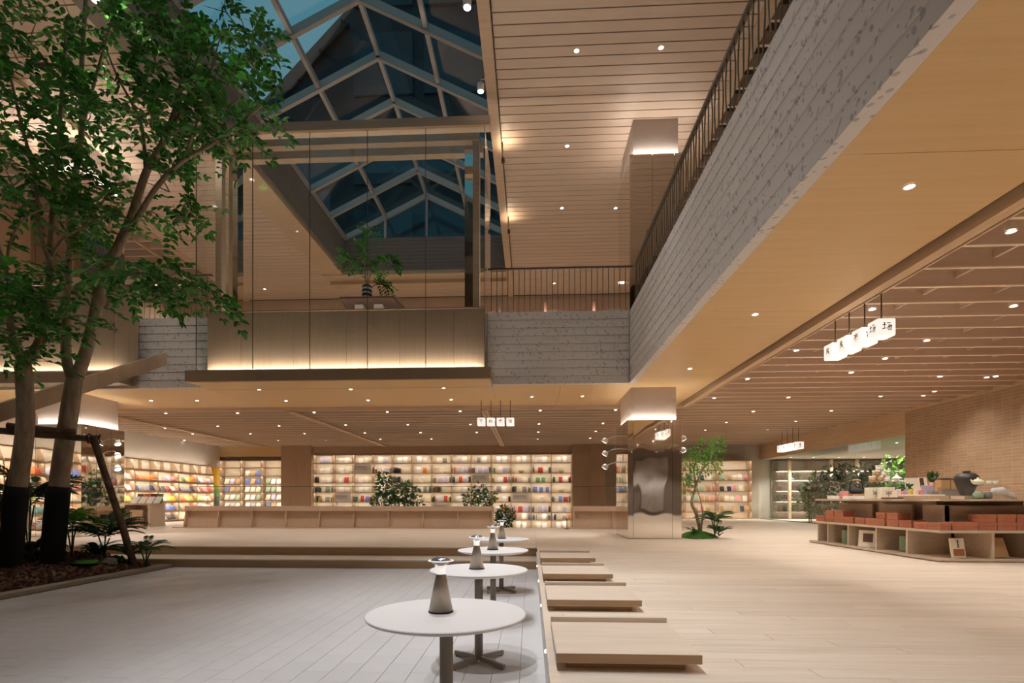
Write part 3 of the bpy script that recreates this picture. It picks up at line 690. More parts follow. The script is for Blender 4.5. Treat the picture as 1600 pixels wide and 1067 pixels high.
def downlight(p, label, group, energy=0, color=WARM, deg=95, can=False, radius=.05, big=1.0, target=(0, 0, -1)):
    if can: p = clear_slats(p)
    o = empty('downlight', p); tag(o, label, 'light', group)
    for n_, me in zip(('trim_ring', 'lens'), dl_parts): inst(n_, me, o, (0, 0, -.004)).scale = (big, big, 1)
    if can: inst('can', dl_parts[2], o, (0, 0, 0)).scale = (big, big, 1)
    if energy: spot(o, (0, 0, -.03), energy, color, deg, .7, radius, target)
    return o
LS = 'small round recessed downlight in the smooth oak soffit'; GS = 'downlights in the oak soffit'
for u, v in ((1421, 291), (1180, 491), (1078, 576)): downlight(onZ(u, v, ZS - .002), LS + ' between long balcony front and slats', GS + ' on the right', 26, WARM, 120)
for y in (1.0, -3): downlight((3.2, y, ZS - .002), LS + ' between long balcony front and slats', GS + ' on the right', 26, WARM, 120)
for u, v in ((405, 609.5), (447, 627), (548, 608.8), (575, 626), (693, 607), (705, 625)):
    p = onZ(u, v, ZS - .014); 
    if p.y > 12.4: p.z = ZS - .002
    downlight(p, LS + ' beneath the glazed bay', GS + ' under the bay', 22, WARM, 110)
for u, v in ((831, 620), (910, 619), (236, 626), (308, 626)): downlight(onZ(u, v, ZS - .002), LS + ' behind the balcony front', GS + ' behind the balcony front', 22, WARM, 110)
LR = 'can downlight hanging between the slats over the gift display side, or added behind the viewer'
for u, v in ((1580, 361), (1584, 478), (1363, 483), (1448, 532), (1383, 560), (1330, 582), (1472, 588), (1556, 588), (1168, 592), (1245, 547), (1116, 622), (1232, 621), (1373, 619), (1443, 618), (1299, 642)):
    downlight(onZ(u, v, ZL + .01), LR, 'downlights in the slats on the right', 42, WARM, 120, True)
for x, y in ((5.6, 3.2), (8.0, 3.0), (5.6, 1.0), (8.2, 5.2), (5.6, -1.6), (8.2, -1.6), (5.6, -4.2), (7.0, -4.4), (8.4, -4.2)): downlight((x, y, ZL + .01), LR, 'downlights in the slats on the right', 42, WARM, 120, True)  # rows behind the viewer are added to brighten the wall mirrored in the column
LB = 'can downlight hanging between the slats in front of the bookcases'
cl = [(259, 646), (371, 645.5), (491, 644.5), (605, 643.5), (719, 642.5), (844, 641.5), (962, 640.5), (340, 666), (436, 665.5), (540, 664), (637, 663.5), (735, 663), (842, 662.5), (942, 661.5),
      (258, 669), (301, 678), (390, 678), (476, 677.5), (570, 676.5), (657, 676), (745, 675.5), (841, 675), (931, 674), (283, 688.5), (432, 688), (509, 687.5), (594, 686.5), (674, 686), (841, 685.5), (922, 685),
      (1177, 643), (1135, 660), (1243, 658), (1102, 672), (1200, 671)]
for i, (u, v) in enumerate(cl): downlight(onZ(u, v, ZL + .01), LB, 'downlights in the slats at the back', 44 if i % 2 == 0 else 0, WARM, 125, True)
LU = 'small round downlight in the upper plank ceiling'
for u, v in ((901, 79), (1033, 74), (886, 228), (878, 325), (962, 325)): downlight(onZ(u, v, ZC - .002), LU + ' between skylight and upper column', 'downlights in the upper planks', 28, WARM, 110, big=1.2)
for x, y in ((.9, 6.3), (2.8, 6.3), (.9, 3.2)): downlight((x, y, ZC - .002), LU + ' between skylight and upper column', 'downlights in the upper planks', 28, WARM, 110, big=1.2)
for u, v in ((178, 40), (375, 266), (281, 160)):
    p = onZ(u, v, ZC - .125 if u == 375 else ZC - .03); downlight(p, LU + ' on the tree side', 'downlights in the upper planks by the trees', 85, NEUT, 100, big=1.3)
for x, y in ((-9.8, 7.4), (-11.9, 9.2), (-9.8, 4.6)): downlight((x, y, ZC - .002), LU + ' on the tree side', 'downlights in the upper planks by the trees', 85, NEUT, 100, big=1.3)
# cool spotlights on the skylight edge
for k, (u, v) in enumerate(((730, 12), (751, 143))):
    p = onZ(u, v, ZC - .3); o = empty('spotlight', p); MB().tube([(p.x, p.y, p.z + .19), (p.x, p.y, p.z + .26), (-.97, p.y, p.z + .26)], .012, 6).build('bracket', 'white_paint', o, True); tag(o, 'cool white spotlight on the skylight edge, ' + ('shining in a star' if k == 0 else 'small and turned away'), 'light')
    MB().lathe([(.05, 0), (.075, .01), (.075, .16), (.03, .2)], (0, 0, 0), 14).build('head', 'white_paint', o, True, True)
    MB().lathe([(.06, -.004), (.06, -.001)], (0, 0, 0), 14).build('lens', 'lens_cool' if k == 0 else 'lens', o, False, True)
    if k == 0: spot(o, (0, 0, -.03), 300, COOL, 46, .8, .10, (-.03, -.45, -1))
for k, y in enumerate((7.4, 4.8, 2.3)):
    o = empty('spotlight', (-1.07, y, ZC - .3)); MB().tube([(-1.07, y, ZC - .11), (-1.07, y, ZC - .04), (-.97, y, ZC - .04)], .012, 6).build('bracket', 'white_paint', o, True); tag(o, 'cool white spotlight on the skylight edge above the round tables', 'light', 'spotlights above the tables')
    MB().lathe([(.05, 0), (.075, .01), (.075, .16), (.03, .2)], (0, 0, 0), 14).build('head', 'white_paint', o, True, True)
    MB().lathe([(.06, -.004), (.06, -.001)], (0, 0, 0), 14).build('lens', 'lens_cool', o, False, True)
    spot(o, (0, 0, -.03), 520, COOL, 44, .8, .10, (.07, -.02, -1))
for y in (9.0, 6.2):  # out-of-view fixtures added to brighten the long balcony front
    o = empty('spotlight', (-7.75, y, ZC - .218)); tag(o, 'added unseen spotlight at the tree-side skylight edge, brightening the long balcony front', 'light', 'added spotlights brightening the balcony')
    MB().lathe([(.05, 0), (.075, .01), (.075, .16), (.03, .2)], (0, 0, 0), 14).build('head', 'white_paint', o, True, True)
    MB().lathe([(.06, -.004), (.06, -.001)], (0, 0, 0), 14).build('lens', 'lens', o, False, True)
    spot(o, (.03, 0, -.03), 330, (1, .97, .94), 44, .9, .10, (9.9, .6, -5.6))
# small uplights on the skylight edge beam
for k, (u, v) in enumerate(((786, 372), (795, 412))):
    p = onX(u, v, -.70); p.z = ZC - .55
    o = empty('uplight', p); tag(o, 'small uplight on the skylight edge glowing on the planks, %s the balustrade' % ('farther above' if k == 0 else 'just above'), 'light')
    MB().lathe([(.03, 0), (.045, .02), (.045, .12)], (0, 0, 0), 12).build('body', 'dark_bronze', o, True, True); MB().lathe([(.036, .121), (.036, .124)], (0, 0, 0), 12).build('lens', 'lens', o, False, True)
    box('bracket', p.x - .03, p.x + .0, p.y - .02, p.y + .02, p.z, ZC - .02, 'dark_bronze', o)
    spot(o, (0, 0, .14), 15, (1, .82, .58), 140, .9, .04, (.15, -.25, 1))
for y in (13.2, 11.75):
    downlight((9.75, y, ZL + .01), 'can downlight turned towards the brick wall', 'downlights washing the brick wall', 13, NEUT, 70, True, target=(1.2, .15, -1.35))
# upper floor and planted room
for x in (-14.5, -11.5, -8, -5, -2, 1, 4, 7): downlight((x, 22.2, ZC - .002), 'small round downlight at the back of the upper floor', 'downlights at the back of the upper floor', 110, WARM, 140, big=1.2)
for x in (5.5, 8.5):
    for y in (5.05, 8.05, 12.0, 16.0): downlight((x, y, ZC + .0), 'small round downlight in the upper slats beyond the long balustrade', 'downlights in the upper slats', 30, WARM, 120, big=1.2)
for k, u in enumerate((1236, 1271, 1311, 1350, 1390)): downlight(onZ(u, 714.5, 2.858), 'small downlight in the planted room ceiling, shelving row', 'downlights in the planted room', 120, NEUT, 130)
for x, y in ((12.4, 18.4), (13.9, 18.4), (15.4, 18.4)): downlight((x, y, 2.858), 'small downlight in the planted room ceiling, glass-front row', 'downlights in the planted room by the glass', 100, NEUT, 130)
# adjustable spot arms on the columns
def arm_spot(p, head, label, e, tgt):
    o = empty('arm_spotlight', p); tag(o, label, 'light', label)
    h = Vector(head)
    MB().tube([(0, 0, 0), h * .5 + Vector((0, 0, .04)), h], .010, 6).build('arm', 'white_paint', o, True, True)
    t = Vector(tgt).normalized(); a = h - t * .05; b = h + t * .05
    MB().tube([a, h - t * .02, b], [.05, .075, .08], 14).build('head', 'white_paint', o, True, True)
    MB().tube([b, b + t * .006], [.068, .068], 14).build('lens', 'lens', o, False, True)
    spot(o, b + t * .02, e, NEUT, 80, .5, .05, t)
for z in (2.45, 2.12, 1.78):
    arm_spot((2.31, 13.6, z + .12), (-.40, -.1, -.12), 'white adjustable spotlight on an arm of the column, bookcase side', 12, (-.5, .3, -.8))
    arm_spot((-11.22, 13.6, z + .12), (.22, -.12, -.12), 'white adjustable spotlight on an arm of the column behind the trees', 14, (.4, -.2, -.8))
for z in (2.40, 2.08): arm_spot((3.57, 13.5, z), (.30, .05, .10 if z > 2.2 else .12), 'white adjustable spotlight on an arm of the column, small-tree side', 14, (.5, .2, -.8))
# ================================================================ hanging lantern signs
GL = {'sho': [[(.45, .98), (.58, .88)], [(.28, .80), (.72, .82), (.66, .50), (.30, .50)], [(.30, .80), (.32, .12), (.50, .24)], [(.32, .65), (.66, .66)], [(.48, .50), (.92, .04)], [(.78, .44), (.56, .30)]],
      'shi': [[(.48, 1), (.53, .88)], [(.08, .78), (.92, .80)], [(.24, .60), (.22, .20)], [(.24, .60), (.78, .62), (.78, .24), (.68, .30)], [(.5, .79), (.5, 0)]],
      'chang': [[(.04, .68), (.42, .72)], [(.22, .96), (.22, .30)], [(.0, .24), (.44, .36)], [(.50, .86), (.86, .90), (.60, .62), (.97, .66), (.86, .08), (.74, .18)], [(.72, .60), (.48, .22)], [(.86, .62), (.60, .06)]],
      'xia': [[(.08, .86), (.92, .88)], [(.46, .86), (.46, .02)], [(.48, .60), (.80, .46)]],
      'ru': [[(.36, .96), (.14, .46), (.46, .08)], [(.50, .74), (.30, .30), (.04, .04)], [(.02, .62), (.56, .64)], [(.64, .66), (.64, .20)], [(.64, .66), (.94, .66), (.92, .20)], [(.64, .25), (.92, .25)]],
      'shu': [[(.20, .80), (.76, .82), (.72, .60)], [(.08, .58), (.86, .60), (.82, .24), (.70, .30)], [(.46, 1), (.46, 0)], [(.74, .96), (.86, .84)]],
      'guan': [[(.26, .96), (.08, .68)], [(.20, .80), (.44, .80), (.36, .66)], [(.24, .64), (.24, .08), (.42, .24)], [(.70, .98), (.72, .88)], [(.50, .70), (.50, .82), (.96, .82), (.92, .70)], [(.60, .64), (.60, .05)], [(.60, .64), (.86, .64), (.86, .42), (.60, .42)], [(.60, .30), (.88, .30), (.88, .06), (.60, .06)]],
      'sheng': [[(.30, .95), (.12, .60)], [(.25, .74), (.80, .76)], [(.5, 1), (.5, .06)], [(.22, .44), (.78, .46)], [(.05, .06), (.95, .08)]]}
def glyph(key, size, wd):
    """brush strokes lying in the local x-z plane, facing -y"""
    b = MB()
    for s in GL[key]:
        pts = [Vector(((p[0] - .5) * size, 0, (p[1] - .5) * size)) for p in s]
        L = []; n = len(pts)
        for i, p in enumerate(pts):
            t = (pts[min(i + 1, n - 1)] - pts[max(i - 1, 0)]).normalized(); nn = Vector((-t.z, 0, t.x))
            L.append((p, nn * wd * (1.15 if i == 0 else (.55 if i == n - 1 else .85))))
        for (p, a), (q, c) in zip(L[:-1], L[1:]): b.quad(p - a, q - c, q + c, p + a)
    return b
def lantern(p, s, keys, label, group, rod_to, lit=0):
    """glowing cube, lettered on the two visible faces (front -y and left -x)"""
    o = empty('sign_lantern', p); tag(o, label, 'sign', group)
    MB().bev(-s / 2, s / 2, -s / 2, s / 2, 0, s, s * .05).build('shade', 'lantern', o, False, True)
    MB().tube([(0, 0, s), (0, 0, rod_to - p[2])], .009, 6).build('rod', 'dark_bronze', o, True, True)
    g = glyph(keys, s * .55, s * .032); me = g.mesh('lettering', 'ink')
    inst('lettering', me, o, (0, -s / 2 - .002, s * .52)); inst('lettering', me, o, (-s / 2 - .002, 0, s * .52), (0, 0, -PI / 2))
    inst('lettering', me, o, (0, s / 2 + .002, s * .52), (0, 0, PI)); inst('lettering', me, o, (s / 2 + .002, 0, s * .52), (0, 0, PI / 2))
a0, a1 = onX(1372, 492, 4.47), onX(1300, 535, 4.47)
sizes = .215
for k, g in enumerate(('chang', 'shi', 'sho', 'sho')):
    y = 6.86 + k * .335
    lantern((4.435, y, 2.985), sizes, g, ('glowing white cube sign lettered 场, end of the hanging row by the slats', 'glowing white cube sign lettered 市 hanging by the slats', 'glowing white cube sign, third from the 场 cube by the slats', 'glowing white cube sign, fourth from the 场 cube by the slats')[k], 'market lantern sign', ZL + .005)
for k, g in enumerate(('xia', 'ru', 'shu', 'guan')):
    q = onY(752 + k * 15.1, 665.2, 14.2)
    lantern((q.x, 14.2, q.z), .205, g, ('first', 'second', 'third', 'last')[k] + ' lettered cube of the small glowing sign below the soffit', 'library lantern sign', ZS)
for k in range(4):
    q = onZ(1273 - 6.5 * k, 691 + 1.7 * k, 2.72) ; yy = 19.6 + k * .42
    lantern((9.75, yy, 2.77), .26, ('sheng', 'shu', 'ru', 'xia')[k], ('nearest to the brick wall', 'next but one', 'middle', 'farthest from the brick wall')[k] + ': cube of the far glowing sign before the planted room', 'planted room lantern sign', ZL + .275)
# ================================================================ round tables and lamps in the sunken floor
def make_table():
    t = empty('round_table', (0, 0, 0))
    MB().lathe([(.33, .692), (.372, .705), (.378, .712), (.378, .716), (.374, .72)], (0, 0, 0), 64).build('tabletop', 'table_laminate', t, False, True)
    MB().lathe([(.032, .03), (.032, .693)], (0, 0, 0), 24).build('stem', 'table_metal', t, True, True)
    MB().lathe([(.10, .680), (.10, .692)], (0, 0, 0), 24).build('mount_plate', 'table_metal', t, True, True)
    for k in range(4):
        b = MB(); L = .27
        b.prism([(.02, .014), (L, .006), (L, .040), (.02, .055)], 'y', -.012, .012)
        o = b.build('foot', 'table_metal', t, False, True)
        me = o.data; c = Vector(o.location); o.location = (0, 0, 0)
        for v in me.vertices: v.co = v.co + c
        o.rotation_euler = (0, 0, PI / 4 + k * PI / 2 + .08)
        b2 = MB().lathe([(.012, 0), (.012, .01)], (L - .02, 0, 0), 8).build('foot_pad', 'black', o, False, True)
    return t
def make_lamp():
    l = empty('table_lamp', (0, 0, 0))
    MB().lathe([(.060, 0), (.060, .006), (.058, .008)], (0, 0, 0), 32).build('base_ring', 'black', l, True, True)
    MB().lathe([(.058, .008), (.024, .178), (.0225, .182)], (0, 0, 0), 40).build('body', 'lamp_bronze', l, True, True)
    MB().lathe([(.0225, .182), (.022, .204), (.024, .212)], (0, 0, 0), 32).build('glow_neck', 'lamp_glow', l, True, True)
    MB().lathe([(.017, .205), (.017, .226)], (0, 0, 0), 20).build('steel_core', 'lamp_steel', l, True, True)
    MB().lathe([(.024, .205), (.030, .226), (.050, .242), (.060, .245), (.058, .247), (.047, .245), (.026, .228), (.021, .205)], (0, 0, 0), 40, caps=False).build('glass_flare', 'acrylic', l, True, True)
    MB().lathe([(.056, .2435), (.061, .2445), (.059, .248), (.055, .247), (.056, .2435)], (0, 0, 0), 40, caps=False).build('glow_rim', 'lamp_glow', l, True, True)
    MB().lathe([(.024, .206), (.030, .224), (.026, .224), (.021, .206)], (0, 0, 0), 32, caps=False).build('glow_collar', 'lamp_glow', l, True, True)
    MB().lathe([(.048, .246), (.046, .252), (.034, .259), (.018, .263), (.001, .264)], (0, 0, 0), 32).build('steel_cap', 'lamp_steel', l, True, True)
    area(l, (0, 0, .20), .03, .03, .12, (1, .93, .85), (0, 0, 1))
    return l
TY = (2.48, 4.04, 5.6, 7.18)
nth = ('nearest the open end of the tiled floor', 'second along the seat boards', 'third along the seat boards', 'nearest the wooden steps')
t0 = make_table(); l0 = make_lamp()
for i, y in enumerate(TY):
    t = t0 if i == 0 else copy_tree(t0); t.location = (-.40, y, ZP); t.rotation_euler = (0, 0, 0)
    tag(t, 'round pale pedestal table, ' + nth[i], 'table', 'round pedestal tables')
    l = l0 if i == 0 else copy_tree(l0); l.location = (-.43 + .012 * i, y + .02, ZP + .72); l.rotation_euler = (0, 0, .5 * i)
    tag(l, 'cone-shaped metal lamp on the round table ' + nth[i], 'lamp', 'cone lamps on the tables')
# ================================================================ low seat boards on the floor edge
ns = ('broad low oak seat board at the open end of the tiled-floor edge', 'low oak seat board second from the open end of the floor edge', 'low oak seat board third from the open end of the floor edge', 'low oak seat board nearest the wooden steps')
for i, (y0, y1) in enumerate(((2.89, 3.66), (4.43, 5.19), (5.97, 6.73), (7.58, 8.36))):
    s = empty('floor_seat', (.535, (y0 + y1) / 2, 0)); tag(s, ns[i], 'seat', 'floor seats')
    MB().bev(.14, .93, y0, y1, .045, .10, .006).build('seat_board', 'oak_seat', s)
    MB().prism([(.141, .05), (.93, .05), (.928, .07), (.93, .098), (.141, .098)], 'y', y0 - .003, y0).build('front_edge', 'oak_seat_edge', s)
    MB().bev(.14, .93, y1 - .03, y1, .095, .135, .004).build('back_lip', 'oak_seat', s)
    box('runner', .20, .86, y0 + .07, y0 + .12, 0, .046, 'oak_riser', s); box('runner', .20, .86, y1 - .12, y1 - .07, 0, .046, 'oak_riser', s)
# ================================================================ long slanted-front counters with glass guard
def counter(x0, x1, n, label, yb=16.95):
    c = empty('low_counter', ((x0 + x1) / 2, yb + .15, 0)); tag(c, label, 'counter')
    box('plinth', x0 - .35, x1 + .1, yb - .12, yb + .35, 0, .025, 'counter_oak', c)
    box('top_board', x0, x1, yb - .02, yb + .42, .56, .715, 'counter_oak', c)
    w_ = (x1 - x0) / n
    for k in range(n):
        a, b = x0 + k * w_, x0 + (k + 1) * w_
        MB().add([(a + .02, yb + .16, .56), (b - .02, yb + .16, .56), (b - .02, yb + .05, .03), (a + .02, yb + .05, .03), (a + .02, yb + .20, .56), (b - .02, yb + .20, .56), (b - .02, yb + .10, .03), (a + .02, yb + .10, .03)],
                 [(3, 2, 1, 0), (4, 5, 6, 7), (0, 1, 5, 4), (1, 2, 6, 5), (2, 3, 7, 6), (3, 0, 4, 7)]).build('sloped_panel', 'counter_oak', c)
    for k in range(n + 1):
        x = x0 + k * w_; x = min(max(x, x0 + .02), x1 - .02)
        MB().prism([(yb - .09, .025), (yb + .3, .025), (yb + .3, .56), (yb + .02, .56)], 'x', x - .02, x + .02).build('fin', 'counter_oak', c)
    ng = max(1, int(round((x1 - x0) / 2.2))); wg_ = (x1 - x0) / ng
    for k in range(ng): box('glass_guard', x0 + k * wg_ + .005, x0 + (k + 1) * wg_ - .005, yb + .30, yb + .315, .715, 1.36, 'glass_clear', c)
    box('glass_rail', x0, x1, yb + .29, yb + .325, 1.355, 1.375, 'dark_bronze', c)
counter(-11.5, -1.22, 9, 'long low oak counter with slanted bays and a glass guard before the bookcases')
counter(1.38, 3.9, 2, 'short low oak counter with glass guard ending behind the mirror column')
# guide post at the stair opening
gp = empty('queue_post', (1.15, 16.70, 0)); tag(gp, 'thin dark post with pale knob standing beside the short counter', 'post')
MB().lathe([(.07, 0), (.07, .012), (.012, .02), (.010, .34)], (0, 0, 0), 12).build('post', 'black', gp, True, True)
MB().lathe([(.02, .34), (.042, .37), (.042, .42), (.015, .45)], (0, 0, 0), 12).build('knob', 'white_paint', gp, True, True)
# ================================================================ display tables among the left racks
def ldesk(x0, x1, y0, y1, h, label):
    t = empty('display_table', ((x0 + x1) / 2, (y0 + y1) / 2, 0)); tag(t, label, 'table')
    box('top', x0, x1, y0, y1, h - .05, h, 'display_oak', t)
    box('side_panel', x0 + .03, x0 + .09, y0 + .03, y1 - .03, 0, h - .05, 'display_oak', t); box('side_panel', x1 - .12, x1 - .03, y0 + .03, y1 - .03, 0, h - .05, 'display_oak', t)
    box('back_panel', x0 + .09, x1 - .12, y1 - .08, y1 - .04, 0, h - .05, 'display_oak', t)
    box('shelf_frame', x0 + .25, x1 - .35, y0 + .1, y0 + .14, .02, h - .22, 'shelf_oak', t); box('shelf_slot', x0 + .30, x1 - .75, y0 + .08, y0 + .11, .06, h - .27, 'ceiling_backing', t)
    box('bin_floor', x0 + .25, x1 - .35, y0 + .02, y0 + .10, .03, .06, 'shelf_oak', t)
    return t
ldesk(-14.0, -12.95, 17.3, 18.1, .80, 'oak display table with angled magazines before the picture-book racks')
ldesk(-14.9, -12.75, 13.0, 13.9, .82, 'oak display table half hidden by the big tree trunks')
# ================================================================ curtain on the end wall (shows in the mirror column)
cu = MB(); n = 60
vs = []; 
for i in range(n + 1):
    x = 6.3 + 1.5 * i / n; y = -5.9 + .06 * math.sin(i * .9) + .03 * math.sin(i * 2.3)
    vs += [(x, y, .25), (x + .02 * math.sin(i), y, 3.2)]
cu.add(vs, [(2 * i, 2 * i + 2, 2 * i + 3, 2 * i + 1) for i in range(n)])
co = cu.build('curtain', 'fabric_white', None, True); tag(co, 'white curtain hanging in folds, reflected in the mirror column', 'curtain')
sm = co.modifiers.new('thickness', 'SOLIDIFY'); sm.thickness = .008
# ================================================================ bookcases
ORD = ('first', 'second', 'third', 'fourth', 'fifth', 'sixth', 'seventh', 'eighth', 'ninth', 'tenth', 'eleventh', 'twelfth', 'thirteenth')
def bookcase(x0, bw, n, lev, yf, yb, label, led='led_shelf', zb=0.0):
    c = empty('bookcase', (x0 + bw * n / 2, (yf + yb) / 2, zb)); tag(c, label, 'bookcase')
    box('back_panel', x0, x0 + bw * n, yb - .02, yb, zb, lev[0] + .02, 'shelf_back', c)
    for k in range(n + 1): box('upright', x0 + k * bw - .015, x0 + k * bw + .015, yf, yb - .02, zb, lev[0] + .02, 'shelf_oak', c)
    if lev[-1] - .04 - zb > .005: box('plinth', x0 + .015, x0 + bw * n - .015, yf + .03, yf + .05, zb, lev[-1] - .02, 'shelf_oak', c)
    for i, z in enumerate(lev):
        for k in range(n): MB().box(x0 + k * bw + .015, x0 + (k + 1) * bw - .015, yf + .005, yb - .02, z - .022, z).box(x0 + k * bw + .015, x0 + (k + 1) * bw - .015, yf + .004, yf + .016, z - .04, z).build('shelf', 'shelf_oak', c)
        if i < len(lev) - 1: box('led_strip', x0 + .03, x0 + bw * n - .03, yf + .018, yf + .05, z - .03, z - .0225, led, c)
    return c
BC = {}
def book_mesh(t, h, d, colr):
    """closed book standing on its tail, spine towards -y, t thick along x"""
    key = (round(t, 3), round(h, 3), round(d, 3), colr)
    if key not in BC:
        b = MB(); e = min(.004, t * .2)
        b.box(-t / 2, -t / 2 + e, 0, d, 0, h).box(t / 2 - e, t / 2, 0, d, 0, h).box(-t / 2, t / 2, -.003, e, 0, h)
        b.box(-t / 2 + e, t / 2 - e, e, d - .006, .005, h - .005, 1)
        BC[key] = b.mesh('book', ['book_' + colr, 'paper'])
    return BC[key]
NBK = [0]
def book(kind, p, t, h, d, colr, label, face=False, lean=0.0, rz=0.0):
    o = bpy.data.objects.new(kind, book_mesh(t, h, d, colr)); COL.objects.link(o)
    M = Matrix.Translation(Vector(p)) @ Matrix.Rotation(rz, 4, 'Z')
    if face: M = Matrix.Translation((0, 0, t * math.sin(lean) * .8)) @ M @ Matrix.Rotation(-lean, 4, 'X') @ Matrix.Rotation(PI / 2, 4, 'Z') @ Matrix.Translation(Vector((t / 2, -d / 2, 0)))
    else: M = M @ Matrix.Rotation(lean, 4, 'Y')
    o.matrix_world = M
    tag(o, label, 'book', label); NBK[0] += 1
    return o
LV = [3.16, 2.74, 2.235, 1.77, 1.29, .82, .32, -.05, -.46]
bookcase(-10.77, .9815, 13, LV, 25.6, 25.98, 'long backlit bookcase of thirteen bays behind the long oak counter', zb=-1.0)
ROWS = ['PPPPPPPPPPPPP', 'PPLMBCOMMMOMO', 'DCPPBOMMLMSGM', 'SPPPLSBPPPSAO', 'SLMSSOMPPSLOM', 'PPPPPPLPPCMMP', '---------PSSS', '---------PPPP']
light = ['white', 'cream', 'white', 'grey', 'lilac', 'white']; darkc = ['charcoal', 'maroon', 'brown', 'navy', 'grey', 'charcoal', 'brown']
allc = ['white', 'navy', 'red', 'teal', 'cream', 'orange', 'charcoal', 'sage', 'grey', 'pink', 'blue', 'tan', 'maroon', 'yellow', 'green']
rb = random.Random(11)
def blab(c, face, r, k): return '%s book %s on %s shelf, %s bay counting from the three-bay bookcase' % (c, 'cover-out' if face else 'spine-out', ORD[r], ORD[k])
def spines(x0, x1, z, hmax, pal, r, k, n):
    x = x0
    for _ in range(n):
        t = rb.choice((.03, .04, .05)); h = min(hmax, rb.choice((.22, .25, .28, .30)))
        if x + t > x1: break
        c = rb.choice(pal); book('book', (x + t / 2, 25.68, z), t, h, .20, c, blab(c, False, r, k)); x += t + .004
    return x
def faces(xs, z, hmax, pal, r, k):
    for x in xs:
        h = min(hmax, rb.choice((.24, .27, .30))); c = rb.choice(pal)
        book('book', (x, 25.70, z + .003), .03, h, rb.choice((.17, .20, .22)), c, blab(c, True, r, k), True, .20)
def ornament(x, z, i, r, k):
    nm = ('white_sculpture', 'shallow_bowl', 'seed_ornament')[i % 3]
    o = empty(nm, (x, 25.78, z)); tag(o, ('white looped sculpture', 'pale shallow bowl', 'pale bowl of dried seed heads')[i % 3] + ' on %s shelf, %s bay from the three-bay bookcase' % (ORD[r], ORD[k]), ('sculpture', 'bowl', 'ornament')[i % 3])
    if i % 3 == 0:
        MB().tube([(.13 * math.cos(a), 0, .15 + .11 * math.sin(a * 1.0) + .03 * math.sin(2 * a)) for a in [.4 + k_ * .5 for k_ in range(11)]], [.03] + [.024] * 9 + [.012], 8).build('loop', 'lacquer_white', o, True, True)
        MB().lathe([(.07, 0), (.07, .03), (.03, .05)], (0, 0, 0), 14).build('foot', 'lacquer_white', o, True, True)
    else:
        MB().lathe([(.05, 0), (.06, .01), (.14, .09), (.15, .11), (.14, .11), (.05, .03)], (0, 0, 0), 18).build('bowl', 'celadon', o, True, True)
        if i % 3 == 2:
            b = MB()
            for q in range(7): b.tube([(0, 0, .05), (.1 * math.cos(q), .04 * math.sin(q * 2), .12 + .03 * (q % 3)), (.15 * math.cos(q), .05 * math.sin(q * 2), .20 + .03 * (q % 2))], [.006, .012, .003], 5)
            b.build('seed_heads', 'book_tan', o, True, True)
oi_ = 0
for r, row in enumerate(ROWS):
    z = LV[r + 1]; hm = LV[r] - z - .05
    for k, ch in enumerate(row):
        a = -10.77 + .9815 * k + .03; b_ = a + .92; m_ = (a + b_) / 2
        if ch == 'P': faces((a + .34, a + .62), z, hm, light, r, k)
        elif ch == 'M':
            e = spines(a + .02, m_, z, hm, allc, r, k, 3); faces((m_ - .04, m_ + .21), z, hm, ['white', 'cream', 'red', 'lilac', 'blue'], r, k); spines(b_ - .09, b_, z, hm, allc, r, k, 2)
        elif ch == 'S': e = spines(a + .02, a + .42, z, hm, allc, r, k, 5); faces((a + .62,), z, hm, ['white', 'cream', 'grey'], r, k); spines(b_ - .10, b_, z, hm, allc, r, k, 2)
        elif ch == 'B': spines(a + .05, b_, z, hm, darkc, r, k, 8)
        elif ch == 'D': spines(a, a + .2, z, hm, ['charcoal'], r, k, 3); faces((a + .40, a + .68), z, hm, ['cream', 'white'], r, k)
        elif ch == 'C': faces((a + .30,), z, hm, ['white'], r, k); faces((a + .60,), z, hm, ['orange', 'red'], r, k)
        elif ch == 'G': faces((a + .30, a + .56), z, hm, ['green'], r, k)
        elif ch == 'A': faces((a + .16, a + .46, a + .76), z, hm, ['blue', 'white', 'blue'], r, k)
        elif ch == 'O': ornament(m_, z, oi_, r, k); oi_ += 1
        elif ch == 'L':
            o = empty('shelf_sign', (m_, 25.62, z)); tag(o, 'white shelf sign with grey print on %s shelf, %s bay from the three-bay bookcase' % (ORD[r], ORD[k]), 'sign')
            box('board', a + .02, b_ - .02, 25.605, 25.62, z, z + hm + .0, 'white_paint', o)
            t = MB()
            for l_ in range(2):
                x = a + .1
                while x < b_ - .25:
                    t.box(x, x + .035, 25.6035, 25.605, z + hm * (.62 - .22 * l_), z + hm * (.62 - .22 * l_) + .04); x += .06 + .02 * (l_)
            t.build('lettering', 'ink', o)
# right bookcase, four wide bays
LV2 = [2.80, 2.35, 1.86, 1.33, .84, .35, .042]
bookcase(4.3, 1.55, 4, LV2, 25.45, 25.95, 'backlit wide-bay bookcase behind the small moss-mound tree')
for r in range(1, 5):
    for k in range(4):
        x = 4.3 + 1.55 * k + .12
        while x < 4.3 + 1.55 * (k + 1) - .2:
            c = rb.choice(['cream', 'tan', 'cream', 'charcoal', 'navy', 'pink', 'sage', 'cream', 'tan']) if rb.random() < .9 else None
            if c: book('magazine', (x + .08, 25.56, LV2[r + 1] + .004), .012, rb.choice((.24, .28)), rb.choice((.18, .20)), c, '%s magazine on %s shelf, %s bay of the wide-bay bookcase from the oak panel' % (c, ORD[r], ORD[k]), True, .3)
            x += rb.choice((.24, .27, .34))
